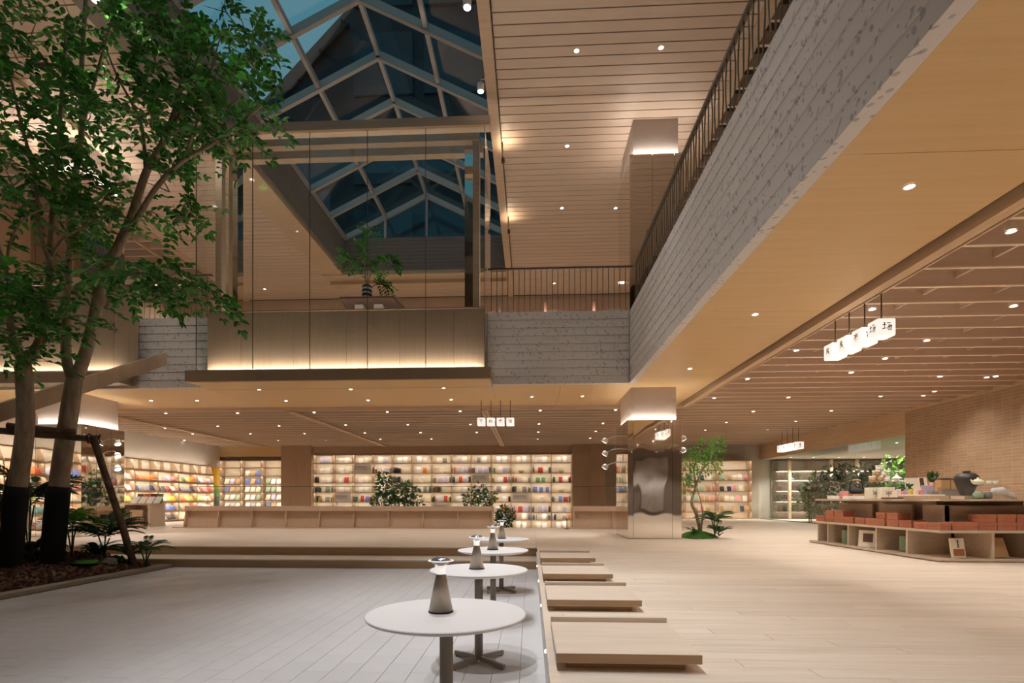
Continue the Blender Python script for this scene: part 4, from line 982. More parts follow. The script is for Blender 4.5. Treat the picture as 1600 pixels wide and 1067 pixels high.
# three-bay bookcase
LV3 = [2.89, 2.53, 2.11, 1.71, 1.31, .91, .50, .08]
bookcase(-15.5, 1.055, 3, LV3, 25.5, 25.95, 'three-bay backlit bookcase between yellow poster and oak panel')
for r in range(1, 6):
    for k in range(3):
        if r == 1 and k != 1: continue
        for j in range(3):
            c = rb.choice(['white', 'cream', 'lilac', 'sage', 'white', 'blue', 'tan'])
            book('magazine', (-15.5 + 1.055 * k + .26 + .28 * j, 25.60, LV3[r + 1] + .004), .012, .29, .22, c, '%s magazine on %s shelf, %s bay of the three-bay bookcase from the poster' % (c, ORD[r], ORD[k]), True, .5)
# picture-book racks along the left wall (facing +x)
LV4 = [2.53, 2.10, 1.68, 1.26, .84, .45, .06]
rk = empty('book_rack', (-15.3, 20, 0)); tag(rk, 'long backlit picture-book rack with slanted ledges ending at the yellow poster', 'bookcase')
yb4 = [5.65 + 1.25 * k for k in range(16)]
box('back_panel', -15.5, -15.48, yb4[0], yb4[-1], 0, 2.56, 'shelf_back', rk)
for y in yb4: MB().prism([(-15.48, 0), (-15.12, 0), (-15.12, 1.9), (-15.30, 2.56), (-15.48, 2.56)], 'y', y - .02, y + .02).build('upright', 'shelf_oak', rk)
for y in [q + .62 for q in yb4[:-1]]: box('half_upright', -15.48, -15.34, y - .015, y + .015, 2.10, 2.5, 'shelf_oak', rk)
for i, z in enumerate(LV4):
    for a, b_ in zip(yb4[:-1], yb4[1:]):
        if i: box('ledge', -15.48, -15.13, a + .02, b_ - .02, z - .02, z, 'shelf_oak', rk); box('ledge_lip', -15.15, -15.13, a + .02, b_ - .02, z, z + .035, 'shelf_oak', rk)
    if i < 6: box('led_strip', -15.22, -15.18, yb4[0] + .03, yb4[-1] - .03, z - .032, z - .0225, 'led_shelf', rk); box('ledge_fascia', -15.17, -15.155, yb4[0] + .03, yb4[-1] - .03, z - .05, z, 'shelf_oak', rk)
pal4 = [['lime', 'cream', 'lime', 'yellow'], ['charcoal', 'grey', 'navy', 'brown'], ['pink', 'cream', 'blue', 'lilac'], ['yellow', 'cream', 'lime', 'orange'], ['red', 'white', 'charcoal', 'pink'], ['orange', 'teal', 'yellow', 'red']]
for r in range(1, 6):
    for k in range(15):
        if r == 5 and k > 12: continue
        pal = pal4[(r * 2 + k * 3) % 6]
        for j in range(4):
            c = rb.choice(pal)
            book('picture_book', (-15.17, yb4[k] + .20 + .285 * j, LV4[r + 1] + .004 if r < 5 else LV4[6] + .004), .012, .27, .24, c, '%s picture book cover-out on %s ledge of slanted rack, %s bay from the poster' % (c, ORD[r - 1], (ORD + ('fourteenth', 'fifteenth'))[14 - k]), True, .55, PI / 2)
po = box('poster', -15.499, -15.47, 24.5, 25.42, .45, 2.5, 'poster_print'); tag(po, 'yellow and green poster panel between the rack and the three-bay bookcase', 'poster')
# magazines on the left tables
for j in range(4): book('magazine', (-13.75 + .27 * j, 17.55, .803), .012, .30, .23, 'white', 'white magazine propped on the oak table, %s from the mirror column' % ORD[j], True, .7)
for j, c in enumerate(('brown', 'orange', 'maroon', 'green')): book('picture_book', (-13.8 + .24 * j, 17.9, .803), .02, .34, .22, c, '%s book propped behind white magazines on the oak table' % c, True, .2)
for j, c in enumerate(('red', 'pink')): book('picture_book', (-13.66 + .21 * j, 17.325, .061), .03, .18, .2, c, '%s book in the slot of the oak magazine table' % c, True, .2)
for j, c in enumerate(('teal', 'navy', 'pink', 'yellow')): book('picture_book', (-14.5 + .45 * j, 13.3, .823), .02, .26, .24, c, '%s book propped on the oak table behind the tree trunks' % c, True, .4)
# ================================================================ gift display table
gd = empty('gift_display', (7.6, 10, 0)); tag(gd, 'tiered oak gift display with open compartments before the brick wall', 'display table')
X0, X1, Y0, Y1 = 6.13, 9.4, 8.17, 11.85
box('base_plate', X0, X1, Y0, Y1, .012, .045, 'display_oak', gd); box('recessed_plinth', X0 + .1, X1 - .1, Y0 + .1, Y1 - .1, 0, .012, 'black', gd)
box('box_shelf', X0 + .02, X1 - .0, Y0 + .02, Y1 - .05, .435, .475, 'display_oak', gd)
for y in (8.95, 9.72, 10.55, 11.25): box('divider', X0 + .06, X0 + .75, y - .02, y + .02, .045, .435, 'display_oak', gd)
box('divider', X0 + .06, X0 + .75, Y1 - .25, Y1 - .21, .045, .435, 'display_oak', gd)
for x in (6.95, 7.55): box('divider', x - .02, x + .02, Y0 + .06, Y0 + .75, .045, .435, 'display_oak', gd)
box('inner_wall', X0 + .75, X0 + .79, Y0 + .75, Y1 - .3, .045, .435, 'display_oak', gd); box('inner_wall', X0 + .75, 7.55, Y0 + .75, Y0 + .79, .045, .435, 'display_oak', gd)
MB().add([(7.62, Y0 + .1, .40), (7.70, Y0 + .1, .40), (7.95, Y0 + .1, .045), (7.87, Y0 + .1, .045), (7.62, Y0 + .14, .40), (7.70, Y0 + .14, .40), (7.95, Y0 + .14, .045), (7.87, Y0 + .14, .045)],
         [(0, 1, 2, 3), (7, 6, 5, 4), (0, 4, 5, 1), (1, 5, 6, 2), (2, 6, 7, 3), (3, 7, 4, 0)]).build('brace', 'display_oak', gd)
box('tier_wall', X0 + .42, X0 + .46, 9.35, 10.2, .475, .85, 'display_oak', gd); box('tier_wall', X0 + .42, X0 + .46, Y0 + .42, 9.1, .475, .85, 'display_oak', gd); box('tier_wall', X0 + .42, X0 + .46, 10.4, 11.5, .475, .85, 'display_oak', gd)
box('tier_wall', X0 + .42, 7.95, Y0 + .42, Y0 + .46, .475, .84, 'display_oak', gd)
box('top_support', X0 + .55, 8.05, Y0 + .8, Y1 - .5, .475, .915, 'display_oak', gd)
box('top_board', X0 + .06, X1, Y0 + .08, Y1 - .12, .915, .95, 'display_oak', gd)
# terracotta-coloured boxes on the shelf
rbx = random.Random(5)
def tbox(x0, x1, y0, y1, z0, z1, lab):
    o = empty('gift_box', ((x0 + x1) / 2, (y0 + y1) / 2, z0)); tag(o, lab, 'box', lab); h = z1 - z0
    MB().bev(x0, x1, y0, y1, z0, z0 + h * .52, .004).build('tray', 'red_box', o); MB().bev(x0 - .003, x1 + .003, y0 - .003, y1 + .003, z0 + h * .52, z1, .004).build('lid', 'red_box', o)
def tgroup(lab):
    return lab
y = 11.70; k = 0
hh = [1, 2, 2, 1, 1, 1, 2, 2, 1, 1]
for k in range(10):
    d = rbx.choice((.27, .30, .33)); y1 = y; y0 = y - d + .01; y -= d + .015
    if y0 < 8.85: break
    off = rbx.uniform(0, .03)
    tbox(X0 + .05 + off, X0 + .29 + off, y0, y1, .475, .475 + .122, 'brick-red box in the lower side row, %s from the planted-room end of the display' % ORD[k])
    if hh[k] == 2: tbox(X0 + .07, X0 + .29, y0 + .005, y1 - .01, .598, .712, 'brick-red box stacked over the %s box from the planted-room end' % ORD[k])
tbox(X0 + .04, X0 + .20, 8.22, 8.48, .475, .585, 'brick-red box at the corner of the display shelf'); tbox(X0 + .05, X0 + .24, 8.5, 8.78, .475, .585, 'brick-red box next to the corner box of the display shelf')
x = X0 + .22
for k, (wd, two) in enumerate(((.36, 0), (.27, 1), (.27, 1), (.27, 1), (.27, 1), (.27, 1), (.27, 1), (.27, 1))):
    tbox(x, x + wd, 8.21, 8.42, .475, .475 + .122, 'brick-red box in the lower front row, %s from the display corner' % ORD[k])
    if two: tbox(x + .005, x + wd - .005, 8.215, 8.41, .598, .715, 'brick-red box in the upper front row, over the %s from the display corner' % ORD[k])
    x += wd + .008
# books in the compartments
def cover(p, w_, h, t, rz, lean, m1, lab, mark=None):
    o = empty('cased_book', (p[0], p[1], p[2] + t * math.sin(lean)), rz); tag(o, lab, 'book')
    R = Matrix.Rotation(-lean, 4, 'X')
    def put(b, nm, mt):
        b.v = [tuple(R @ Vector(v)) for v in b.v]; return b.build(nm, mt, o, False, True)
    put(MB().bev(-w_ / 2, w_ / 2, 0, t, 0, h, .003), 'cover', m1)
    if mark == 'red': put(MB().box(-w_ * .40, w_ * .40, -.002, 0, h * .10, h * .44), 'printed_panel', 'red_box')
    if mark == 'red':
        g = MB()
        for q in range(4): g.box(-.012, .014, -.002, 0, h * (.52 + .1 * q), h * (.52 + .1 * q) + .022)
        put(g, 'lettering', 'ink')
    if mark == 'pic': put(MB().box(-w_ * .30, w_ * .12, -.002, 0, h * .28, h * .80), 'printed_panel', 'leather_brown'); put(MB().box(-w_ / 2, w_ / 2, -.0015, 0, 0, h * .2), 'paper_band', 'paper')
cover((6.52, 8.30, .047), .22, .30, .035, .12, .16, 'book_cream', 'cream slipcased book with brick-red panel propped in the corner compartment', 'red')
cover((7.14, 8.34, .047), .30, .31, .03, .05, .35, 'book_tan', 'tan patterned book leaning in the front compartment by the brace')
cover((6.33, 10.12, .047), .42, .31, .05, -PI / 2 + .5, .10, 'book_cream', 'large cream book with a brown picture in the side compartment', 'pic')
cover((6.45, 9.28, .047), .26, .26, .06, -PI / 2 + .9, .05, 'book_sage', 'green-covered thick book in the middle side compartment')
cover((6.45, 10.95, .047), .26, .27, .05, -PI / 2 + .9, .05, 'book_sage', 'green-covered thick book in the far side compartment')
# ---------------------------------------------------------------- goods on the display top
ZD = .95
def put(name, px, y, label, cat, parts, group=None):
    """parts: list of (name, MB in local coordinates, material, smooth)"""
    q = onY(px, 780, y); o = empty(name, (q.x, y, ZD)); tag(o, label, cat, group)
    for nm, b, mt, sm_ in parts: b.build(nm, mt, o, sm_, True)
    return o
jar = [('body', MB().lathe([(.075, 0), (.085, .02), (.125, .14), (.165, .26), (.160, .31), (.12, .355), (.05, .375)], (0, 0, .05), 28), 'jar_black', True),
       ('neck', MB().lathe([(.05, .372), (.046, .385), (.056, .40), (.05, .402)], (0, 0, .05), 24), 'jar_black', True), ('stand', MB().box(-.14, .14, -.14, .14, 0, .05), 'display_oak', False)]
put('pottery_jar', 1510, 8.9, 'big dark round-shouldered pottery jar on the display top', 'jar', jar)
def cylbox(x, z): return MB().lathe([(.062, 0), (.062, .075)], (x, 0, z), 20)
put('tin', 1374, 10.6, 'topmost pale round tin of the tin pyramid', 'tin', [('can', cylbox(.0, .555), 'book_cream', True), ('lid', MB().lathe([(.064, .0), (.064, .028)], (0, 0, .63), 20), 'book_white', True)])
for x, z, t in ((-.065, .448, 'book_tan'), (.065, .448, 'book_white'), (-.13, .341, 'book_tan'), (0, .341, 'book_tan'), (.13, .341, 'book_white')):
    q = onY(1374, 780, 10.6); o = empty('tin', (q.x + x, 10.6, ZD + z)); tag(o, '%s round tin in the %s row of the tin pyramid' % (t[5:], 'middle' if z > .4 else 'bottom'), 'tin', 'tin pyramid ' + t)
    MB().lathe([(.062, 0), (.062, .082)], (0, 0, 0), 20).build('can', t, o, True, True); MB().lathe([(.064, .080), (.064, .106)], (0, 0, 0), 20).build('lid', 'book_white', o, True, True)
put('glass_riser', 1378, 10.55, 'clear acrylic riser under the tin pyramid', 'stand', [('top', MB().box(-.26, .44, -.12, .12, .328, .34), 'acrylic', False), ('leg', MB().box(-.26, -.25, -.12, .12, 0, .328), 'acrylic', False), ('leg', MB().box(.43, .44, -.12, .12, 0, .328), 'acrylic', False)])
def kettle(px, y, lab, zb=.10):
    h = MB().tube([(-.12, 0, zb + .05), (-.125, 0, zb + .22), (-.09, 0, zb + .27), (.09, 0, zb + .27), (.125, 0, zb + .22), (.12, 0, zb + .05)], .008, 8)
    put('iron_kettle', px, y, lab, 'kettle', [('body', MB().lathe([(.08, 0), (.125, .04), (.128, .07), (.09, .115), (.03, .125), (.012, .14)], (0, 0, zb), 24), 'kettle_iron', True), ('handle', h, 'kettle_iron', True),
        ('grip', MB().tube([(-.08, 0, zb + .275), (0, 0, zb + .292), (.08, 0, zb + .275)], .014, 8), 'book_tan', True), ('spout', MB().tube([(-.11, 0, zb + .05), (-.16, 0, zb + .10)], [.02, .012], 8), 'kettle_iron', True),
        ('trivet', MB().box(-.13, .13, -.1, .1, 0, zb), 'book_tan', False)])
kettle(1338, 11.0, 'black iron kettle with upright handle nearest the flowers'); kettle(1366, 11.1, 'black iron kettle with upright handle behind the butterfly boxes', .06)
def wbox(px, y, w_, d_, h, m1, lab, z=0, name='gift_carton', mark=False):
    ps = [('box', MB().bev(-w_ / 2, w_ / 2, -d_ / 2, d_ / 2, z, z + h, .003), m1, False)]
    if mark:
        b = MB(); s = h * .30
        for sg in (-1, 1):
            for a1, b1, a2, b2 in ((0, .35, 1.0, 1.0), (0, .25, .8, -.55)): b.add([(0, -d_ / 2 - .002, z + h * .5 + (b1 - .4) * s), (sg * a2 * s, -d_ / 2 - .002, z + h * .5 + b2 * s * .8), (sg * a2 * s * .75, -d_ / 2 - .002, z + h * .5 + (b2 - .7 if b2 > 0 else b2 + .6) * s)], [(0, 1, 2)])
        b.add([(-.006, -d_ / 2 - .002, z + h * .2), (.006, -d_ / 2 - .002, z + h * .2), (.006, -d_ / 2 - .002, z + h * .7), (-.006, -d_ / 2 - .002, z + h * .7)], [(0, 1, 2, 3)]); ps.append(('printed_butterfly', b, 'ink', False))
    put(name, px, y, lab, 'box', ps)
wbox(1364, 9.6, .20, .16, .20, 'book_cream', 'cream carton printed with a black butterfly, kettle side', mark=True)
wbox(1384, 9.45, .20, .16, .20, 'book_cream', 'cream carton printed with a black butterfly, tray side', mark=True)
wbox(1304, 11.3, .22, .15, .07, 'book_white', 'low white carton at the planted-room end of the display top'); wbox(1318, 11.0, .10, .12, .16, 'book_pink', 'small pink card carton beside the low white carton')
wbox(1336, 10.4, .34, .2, .055, 'book_white', 'flat white tray carton below the iron kettle'); wbox(1394, 8.75, .26, .14, .022, 'leather_brown', 'dark brown wooden tray on the display edge', name='tray')
for i, (px, y, h, c) in enumerate(((1397, 9.9, .16, 'cream'), (1404, 9.9, .18, 'white'), (1411, 9.8, .14, 'pink'), (1417, 9.8, .17, 'lilac'), (1424, 9.7, .17, 'yellow'), (1431, 9.6, .15, 'cream'), (1438, 9.6, .16, 'pink'))):
    wbox(px, y, .055, .05, h, 'book_' + c, '%s upright packet, %s in the row between butterfly cartons and small plinth box' % (c, ORD[i]), name='packet')
wbox(1425, 8.75, .34, .16, .05, 'shelf_oak', 'pale wood display tray nearest the dark tray', name='tray'); wbox(1460, 8.75, .34, .16, .05, 'shelf_oak', 'pale wood display tray before the dark jar', name='tray')
wbox(1440, 8.93, .66, .12, .07, 'book_white', 'long white paper liner above the pale trays', name='paper_liner')
cov = [('board', MB().prism([(-.0, .0), (.02, .0), (.11, .40), (.09, .40)], 'x', -.13, .13), 'book_cream', False), ('printed_panel', MB().prism([(-.003, .0), (.0, .0), (.09, .40), (.087, .40)], 'x', .135, .21), 'leather_brown', False), ('side_board', MB().prism([(0, 0), (.02, 0), (.11, .41), (.09, .41)], 'x', .132, .27), 'book_cream', False)]
put('picture_folder', 1430, 10.3, 'tall cream folder with a brown patterned strip standing on the display', 'folder', cov)
wbox(1449, 9.7, .20, .03, .24, 'book_lilac', 'lilac marbled card standing before the flower vase', name='card'); wbox(1458, 9.3, .12, .1, .13, 'book_grey', 'small grey plinth box beside the wooden block'); wbox(1466, 9.4, .07, .07, .20, 'book_tan', 'narrow wooden block behind the grey plinth box', name='wood_block')
for i, px in enumerate((1473, 1488)): wbox(px, 9.6, .15, .14, .16, 'book_tan', ('brown gift carton with dark lid beside the wooden block', 'brown gift carton with dark lid beside the jar')[i], .17); wbox(px, 9.6, .15, .14, .02, 'book_charcoal', ('dark carton lid beside the wooden block', 'dark carton lid beside the jar')[i], .34, 'carton_lid')
wbox(1481, 9.6, .34, .2, .17, 'book_grey', 'grey riser box under the brown gift cartons', name='riser_box')
# teapot lantern, celadon set on an acrylic riser
pav = [('base', MB().lathe([(.05, 0), (.055, .06)], (0, 0, .341), 6), 'lacquer_white', False), ('roof', MB().lathe([(.10, .06), (.04, .10), (.012, .13)], (0, 0, .341), 6), 'lacquer_white', False), ('finial', MB().lathe([(.012, .13), (.016, .145), (.004, .16)], (0, 0, .341), 10), 'lacquer_white', True)]
put('pavilion_ornament', 1401, 10.55, 'little white pavilion ornament beside the tin pyramid', 'ornament', pav)
put('acrylic_case', 1538, 8.55, 'clear acrylic case carrying the celadon tea set', 'case', [('top', MB().box(-.20, .26, -.12, .12, .21, .222), 'acrylic', False), ('side', MB().box(-.20, -.19, -.12, .12, 0, .21), 'acrylic', False), ('side', MB().box(.25, .26, -.12, .12, 0, .21), 'acrylic', False), ('back', MB().box(-.19, .25, .11, .12, 0, .21), 'acrylic', False)])
zc = .222
put('teapot', 1528, 8.55, 'small celadon teapot with knobbed lid on the acrylic case', 'teapot', [('body', MB().lathe([(.04, 0), (.078, .03), (.082, .05), (.05, .075)], (0, 0, zc), 20), 'celadon', True), ('lid', MB().lathe([(.05, .074), (.04, .085), (.012, .092), (.014, .11), (.004, .115)], (0, 0, zc), 16), 'celadon', True), ('spout', MB().tube([(-.07, 0, zc + .04), (-.11, 0, zc + .075)], [.018, .010], 8), 'celadon', True), ('handle', MB().tube([(.07, 0, zc + .06), (.105, 0, zc + .05), (.07, 0, zc + .02)], .007, 6), 'celadon', True)])
for i, px in enumerate((1546, 1556)): put('tea_cup', px, 8.5, ('celadon cup next to the teapot', 'celadon cup at the edge of the acrylic case')[i], 'cup', [('cup', MB().lathe([(.022, 0), (.028, .01), (.042, .06), (.039, .06), (.022, .012)], (0, 0, zc), 16), 'celadon', True)])
for i, px in enumerate((1528, 1542)): put('glass_jar', px, 8.55, ('squat glass jar under the teapot', 'squat green glass jar under the cups')[i], 'jar', [('jar', MB().lathe([(.05, 0), (.066, .02), (.066, .08), (.05, .10)], (0, 0, 0), 16), ('book_sage', 'book_grey')[i], True), ('lid', MB().lathe([(.045, .10), (.045, .115)], (0, 0, 0), 14), 'book_white', True)])
put('cloth_roll', 1568, 8.86, 'crumpled white cloth lying beside the acrylic case', 'cloth', [('cloth', MB().tube([(-.16, 0, .13), (-.02, .02, .12), (.14, .01, .05), (.2, 0, .01)], [.05, .075, .045, .012], 10), 'fabric_white', True)])
# ================================================================ leaves
def leaf(b, p, d, n, L, W, mi=0, rnd=0.0, fold=.25):
    """pointed leaf folded along its midrib: base p, direction d, surface normal n"""
    d = d.normalized(); s = d.cross(n);
    if s.length < 1e-4: s = d.orthogonal()
    s.normalize(); n = s.cross(d)
    up = n * (W * fold)
    q = lambda t, w, z=0: p + d * (L * t) + s * (W * w) + up * z
    b.add([p, q(.35, .5, 1), q(.72, .36, .8), p + d * L - n * (L * .08), q(.72, -.36, .8), q(.35, -.5, 1)], [(0, 3, 2, 1), (0, 5, 4, 3)], mi, rnd)
def rvec(r, up=0.0): return Vector((r.uniform(-1, 1), r.uniform(-1, 1), r.uniform(-1, 1) + up))
def spray(r, n, L, lw, droop=.35):
    """compound leaf along +x with alternating leaflets"""
    b = MB(); stem = []
    for i in range(n + 1):
        t = i / n; stem.append(Vector((L * t, 0, .06 * L * math.sin(PI * t) - droop * L * t * t)))
    b.tube(stem, [.004] * n + [.002], 4, 1)
    for i in range(1, n + 1):
        for sg in (-1, 1):
            d = Vector((.55, sg * .9, -.10 + r.uniform(-.25, .2))); ll = lw * (1 - .3 * abs(i / n - .5)) * r.uniform(.8, 1.15)
            leaf(b, stem[i], d, Vector((r.uniform(-.25, .25), r.uniform(-.25, .25), 1)), ll, ll * .62, 0, r.random())
    leaf(b, stem[-1], Vector((1, 0, -.3)), Vector((0, 0, 1)), lw, lw * .5, 0, r.random())
    return b
def sm_poly(pts, k=4):
    """Catmull-Rom resample"""
    P = [Vector(p) for p in pts]; out = []
    for i in range(len(P) - 1):
        a, b, c, d = P[max(i - 1, 0)], P[i], P[i + 1], P[min(i + 2, len(P) - 1)]
        for j in range(k):
            t = j / k; out.append(.5 * ((2 * b) + (c - a) * t + (2 * a - 5 * b + 4 * c - d) * t * t + (3 * b - a - 3 * c + d) * t ** 3))
    return out + [P[-1]]
rt = random.Random(3)
SPR = [spray(rt, 5, .50, .150).mesh('leaf_spray', ['leaf_tree', 'bark']) for _ in range(5)]
SPRB = [spray(rt, 5, .50, .150) for _ in range(4)]
def place_spray(o_mb, p, d, sc, r):
    d = d.normalized(); z = Vector((r.uniform(-.4, .4), r.uniform(-.4, .4), 1)); y = z.cross(d).normalized(); z = d.cross(y)
    M = Matrix((d, y, z)).transposed(); src = r.choice(SPRB); n0 = len(o_mb.v)
    o_mb.v += [tuple(p + M @ (Vector(v) * sc)) for v in src.v]; o_mb.f += [tuple(i + n0 for i in f) for f in src.f]; o_mb.m += src.m; o_mb.r += src.r
def big_tree(name, label, base, limbs, clusters, seed):
    r = random.Random(seed)
    t = empty(name, base); tag(t, label, 'tree'); tips = []
    for k, (pts, r0, r1) in enumerate(limbs):
        P = sm_poly([onY(u, v, y) for u, v, y in pts], 4)
        R = [r0 + (r1 - r0) * i / (len(P) - 1) for i in range(len(P))]
        if k == 0: R[0] *= 1.25
        MB().tube(P, R, 10).build('trunk' if k == 0 else 'branch', 'bark', t, True)
    W = sm_poly([onY(u, v, y) for u, v, y in limbs[0][0]], 8)
    lo = [p for p in W if p.z < 1.22]
    r0 = limbs[0][1]
    MB().tube(lo, [r0 * 1.18 + .02] + [r0 * 1.06 + .012] * (len(lo) - 1), 12).build('wrapped_bark', 'trunk_wrap', t, True)
    nb_ = MB(); tw = MB(); cnt = 0; per = []
    for (u, v, y, ru, rv, n) in clusters:
        n = max(2, int(n * .78))
        c = onY(u, v, y); s = y / 820
        for _ in range(n):
            a = r.uniform(0, 2 * PI); q = math.sqrt(r.random())
            p = c + Vector((math.cos(a) * q * ru * s, r.uniform(-.55, .55), math.sin(a) * q * rv * s))
            d = Vector((p.x - c.x, (p.y - c.y) * .6, (p.z - c.z) * .6 + .05)) + rvec(r) * .35
            if d.length < .05: d = Vector((1, 0, 0))
            per.append((p - d.normalized() * .2, d, r.uniform(.75, 1.15)))
        for _ in range(max(2, n // 7)):
            a = r.uniform(0, 2 * PI); e = c + Vector((math.cos(a) * ru * s * .8, r.uniform(-.4, .4), math.sin(a) * rv * s * .8)); m_ = (c + e) / 2 + rvec(r) * .08
            tw.tube([c + Vector((0, 0, -.1)), m_, e], [.012, .008, .003], 5)
    r.shuffle(per)
    for i, (p, d, sc) in enumerate(per):
        if i < 290:
            d = d.normalized(); z = Vector((r.uniform(-.4, .4), r.uniform(-.4, .4), 1)); y_ = z.cross(d).normalized(); z = d.cross(y_)
            o = bpy.data.objects.new('leaf_spray', r.choice(SPR)); COL.objects.link(o); o.parent = t
            o.matrix_local = Matrix.Translation(p - Vector(base)) @ Matrix((d, y_, z)).transposed().to_4x4() @ Matrix.Scale(sc, 4)
        else: place_spray(nb_, p, d, sc, r)
    if nb_.v: stuff(nb_.build('foliage', ['leaf_tree', 'bark'], t))
    if tw.v: stuff(tw.build('twigs', 'bark', t, True))
    return t
yb = 8.47
limbsB = [([(80, 890, yb), (92, 760, yb), (106, 660, yb), (117, 592, yb)], .15, .125),
          ([(117, 600, yb), (104, 560, yb), (104, 470, yb + .1), (109, 380, yb + .15), (112, 300, yb + .2), (127, 220, yb + .2), (128, 100, yb + .2), (136, -25, yb + .2)], .085, .03),
          ([(117, 600, yb), (140, 530, yb), (160, 440, yb - .1), (180, 395, yb - .2), (205, 340, yb - .2), (228, 270, yb - .2), (255, 222, yb - .2), (280, 150, yb - .3), (300, 40, yb - .3)], .10, .03),
          ([(185, 385, yb - .2), (215, 340, yb - .3), (245, 292, yb - .4), (285, 252, yb - .5), (330, 226, yb - .5), (385, 185, yb - .6), (410, 165, yb - .6)], .05, .012),
          ([(228, 270, yb - .2), (222, 200, yb), (205, 160, yb + .1), (180, 112, yb + .2), (160, 60, yb + .2)], .032, .01),
          ([(168, 478, yb - .1), (185, 440, yb - .5), (215, 426, yb - .8), (265, 436, yb - 1.0), (310, 452, yb - 1.1)], .03, .008),
          ([(262, 212, yb - .2), (290, 160, yb - .3), (310, 90, yb - .4), (340, 30, yb - .5)], .03, .008),
          ([(128, 200, yb + .2), (150, 120, yb + .3), (175, 30, yb + .3), (190, -30, yb + .3)], .03, .01),
          ([(109, 390, yb + .15), (140, 340, yb + .3), (165, 310, yb + .4), (180, 290, yb + .4)], .03, .008),
          ([(290, 245, yb - .5), (320, 150, yb - .6), (335, 90, yb - .6), (350, 40, yb - .6)], .022, .006)]
clB = [(130, 40, yb + .2, 90, 50, 46), (230, 40, yb, 70, 50, 40), (300, 110, yb - .4, 80, 60, 60), (370, 30, yb - .5, 45, 30, 20), (390, 60, yb - .5, 30, 35, 12), (355, 160, yb - .6, 60, 35, 30), (300, 200, yb - .5, 60, 30, 24), (200, 150, yb, 70, 55, 42), (240, 190, yb - .2, 60, 40, 30), (400, 100, yb - .6, 25, 18, 6), (395, 205, yb - .6, 22, 12, 6), (345, 215, yb - .5, 45, 18, 16),
       (130, 190, yb + .2, 45, 40, 18), (265, 290, yb - .3, 45, 35, 16), (225, 330, yb - .2, 50, 40, 20), (175, 330, yb + .3, 50, 40, 26), (255, 440, yb - 1.0, 60, 28, 40), (200, 440, yb - .6, 40, 25, 14), (300, 455, yb - 1.1, 32, 24, 16), (180, 510, yb - .4, 14, 14, 3), (290, 330, yb - .4, 22, 30, 6), (150, 400, yb + .2, 40, 30, 14)]
big_tree('indoor_tree', 'tall leafy indoor tree whose trunk forks low, stakes tied around it', tuple(onY(80, 890, yb)), limbsB, clB, 21)
ya = 7.91
limbsA = [([(13, 897, ya), (28, 760, ya), (40, 660, ya), (36, 568, ya)], .135, .11),
          ([(36, 572, ya), (62, 532, ya + .1), (74, 470, ya + .2), (78, 400, ya + .2), (84, 310, ya + .2), (90, 235, ya + .2), (98, 130, ya + .3), (105, 30, ya + .3)], .07, .02),
          ([(36, 572, ya), (18, 520, ya - .2), (12, 440, ya - .3), (2, 400, ya - .3), (-20, 340, ya - .3)], .06, .02),
          ([(78, 410, ya + .2), (62, 360, ya), (55, 280, ya - .1), (30, 180, ya - .2), (8, 80, ya - .3), (0, 20, ya - .3)], .035, .01),
          ([(80, 400, ya + .2), (100, 372, ya + .1), (120, 360, ya), (165, 335, ya)], .028, .008),
          ([(10, 440, ya - .3), (15, 380, ya - .4), (40, 340, ya - .5), (75, 325, ya - .6)], .022, .007)]
clA = [(50, 90, ya - .2, 70, 60, 36), (30, 190, ya - .2, 50, 45, 24), (80, 160, ya + .2, 55, 55, 32), (70, 250, ya, 65, 40, 40), (20, 280, ya - .3, 35, 40, 14), (30, 340, ya - .3, 50, 30, 18), (90, 320, ya + .1, 50, 35, 22), (35, 470, ya - .4, 50, 35, 46), (15, 530, ya - .4, 32, 35, 28), (65, 500, ya, 40, 35, 18), (60, 420, ya, 45, 25, 14), (110, 450, ya + .2, 40, 30, 16), (140, 270, ya, 40, 30, 16), (10, 40, ya - .3, 30, 50, 10)]
big_tree('indoor_tree', 'leafy indoor tree with a bent trunk beside the wooden staircase', tuple(onY(13, 897, ya)), limbsA, clA, 22)
# ================================================================ planter: kerb, mulch, stakes, ferns, rocks
pk = struct(empty('trim_2', (-6.8, 4, ZP)))
box('kerb', -6.85, -6.65, -6, 9.33, ZP, ZP + .055, 'kerb_stone', pk); box('kerb', -12, -6.65, 9.33, 9.45, ZP, ZP + .055, 'kerb_stone', pk)
so = struct(box('floor_planter', -12, -6.85, -6, 9.33, ZP - .1, ZP + .03, 'soil'))
def bed(x, y):
    """height of the planting bed: level at the kerb, mounded towards the back"""
    s = lambda t: (lambda c: c * c * (3 - 2 * c))(min(1, max(0, t)))
    return ZP + .045 + (.10 * s((-6.9 - x) / 1.2) + .13 * s((y - 8.3) / .6) * s((-6.9 - x) / .8)) * s((9.33 - y) / .22)
mu_ = MB(); rm = random.Random(9)
for _ in range(9000):
    yy = rm.uniform(4.6, 9.27); xx = -6.91 - rm.random() ** 1.3 * 3.2; s = rm.uniform(.02, .05)
    d = rvec(rm).normalized(); n_ = d.orthogonal().normalized(); z = bed(xx, yy) + rm.uniform(0, .03)
    a = d * s; b_ = n_ * s * .45; p = Vector((xx, yy, z))
    mu_.add([p - a - b_, p + a - b_, p + a + b_, p - a + b_], [(0, 1, 2, 3)], 0, rm.random())
mo = mu_.build('bark_mulch', 'mulch'); stuff(mo); tag(mo, 'brown bark mulch covering the planting bed under the trees', 'mulch')
mm = MB()
for i in range(4): pass
gv = []; nxg, nyg = 24, 30
for i in range(nxg + 1):
    for j in range(nyg + 1):
        xx = -6.855 - 5.12 * i / nxg; yy = 4.5 + 4.825 * j / nyg
        gv.append((xx, yy, bed(xx, yy)))
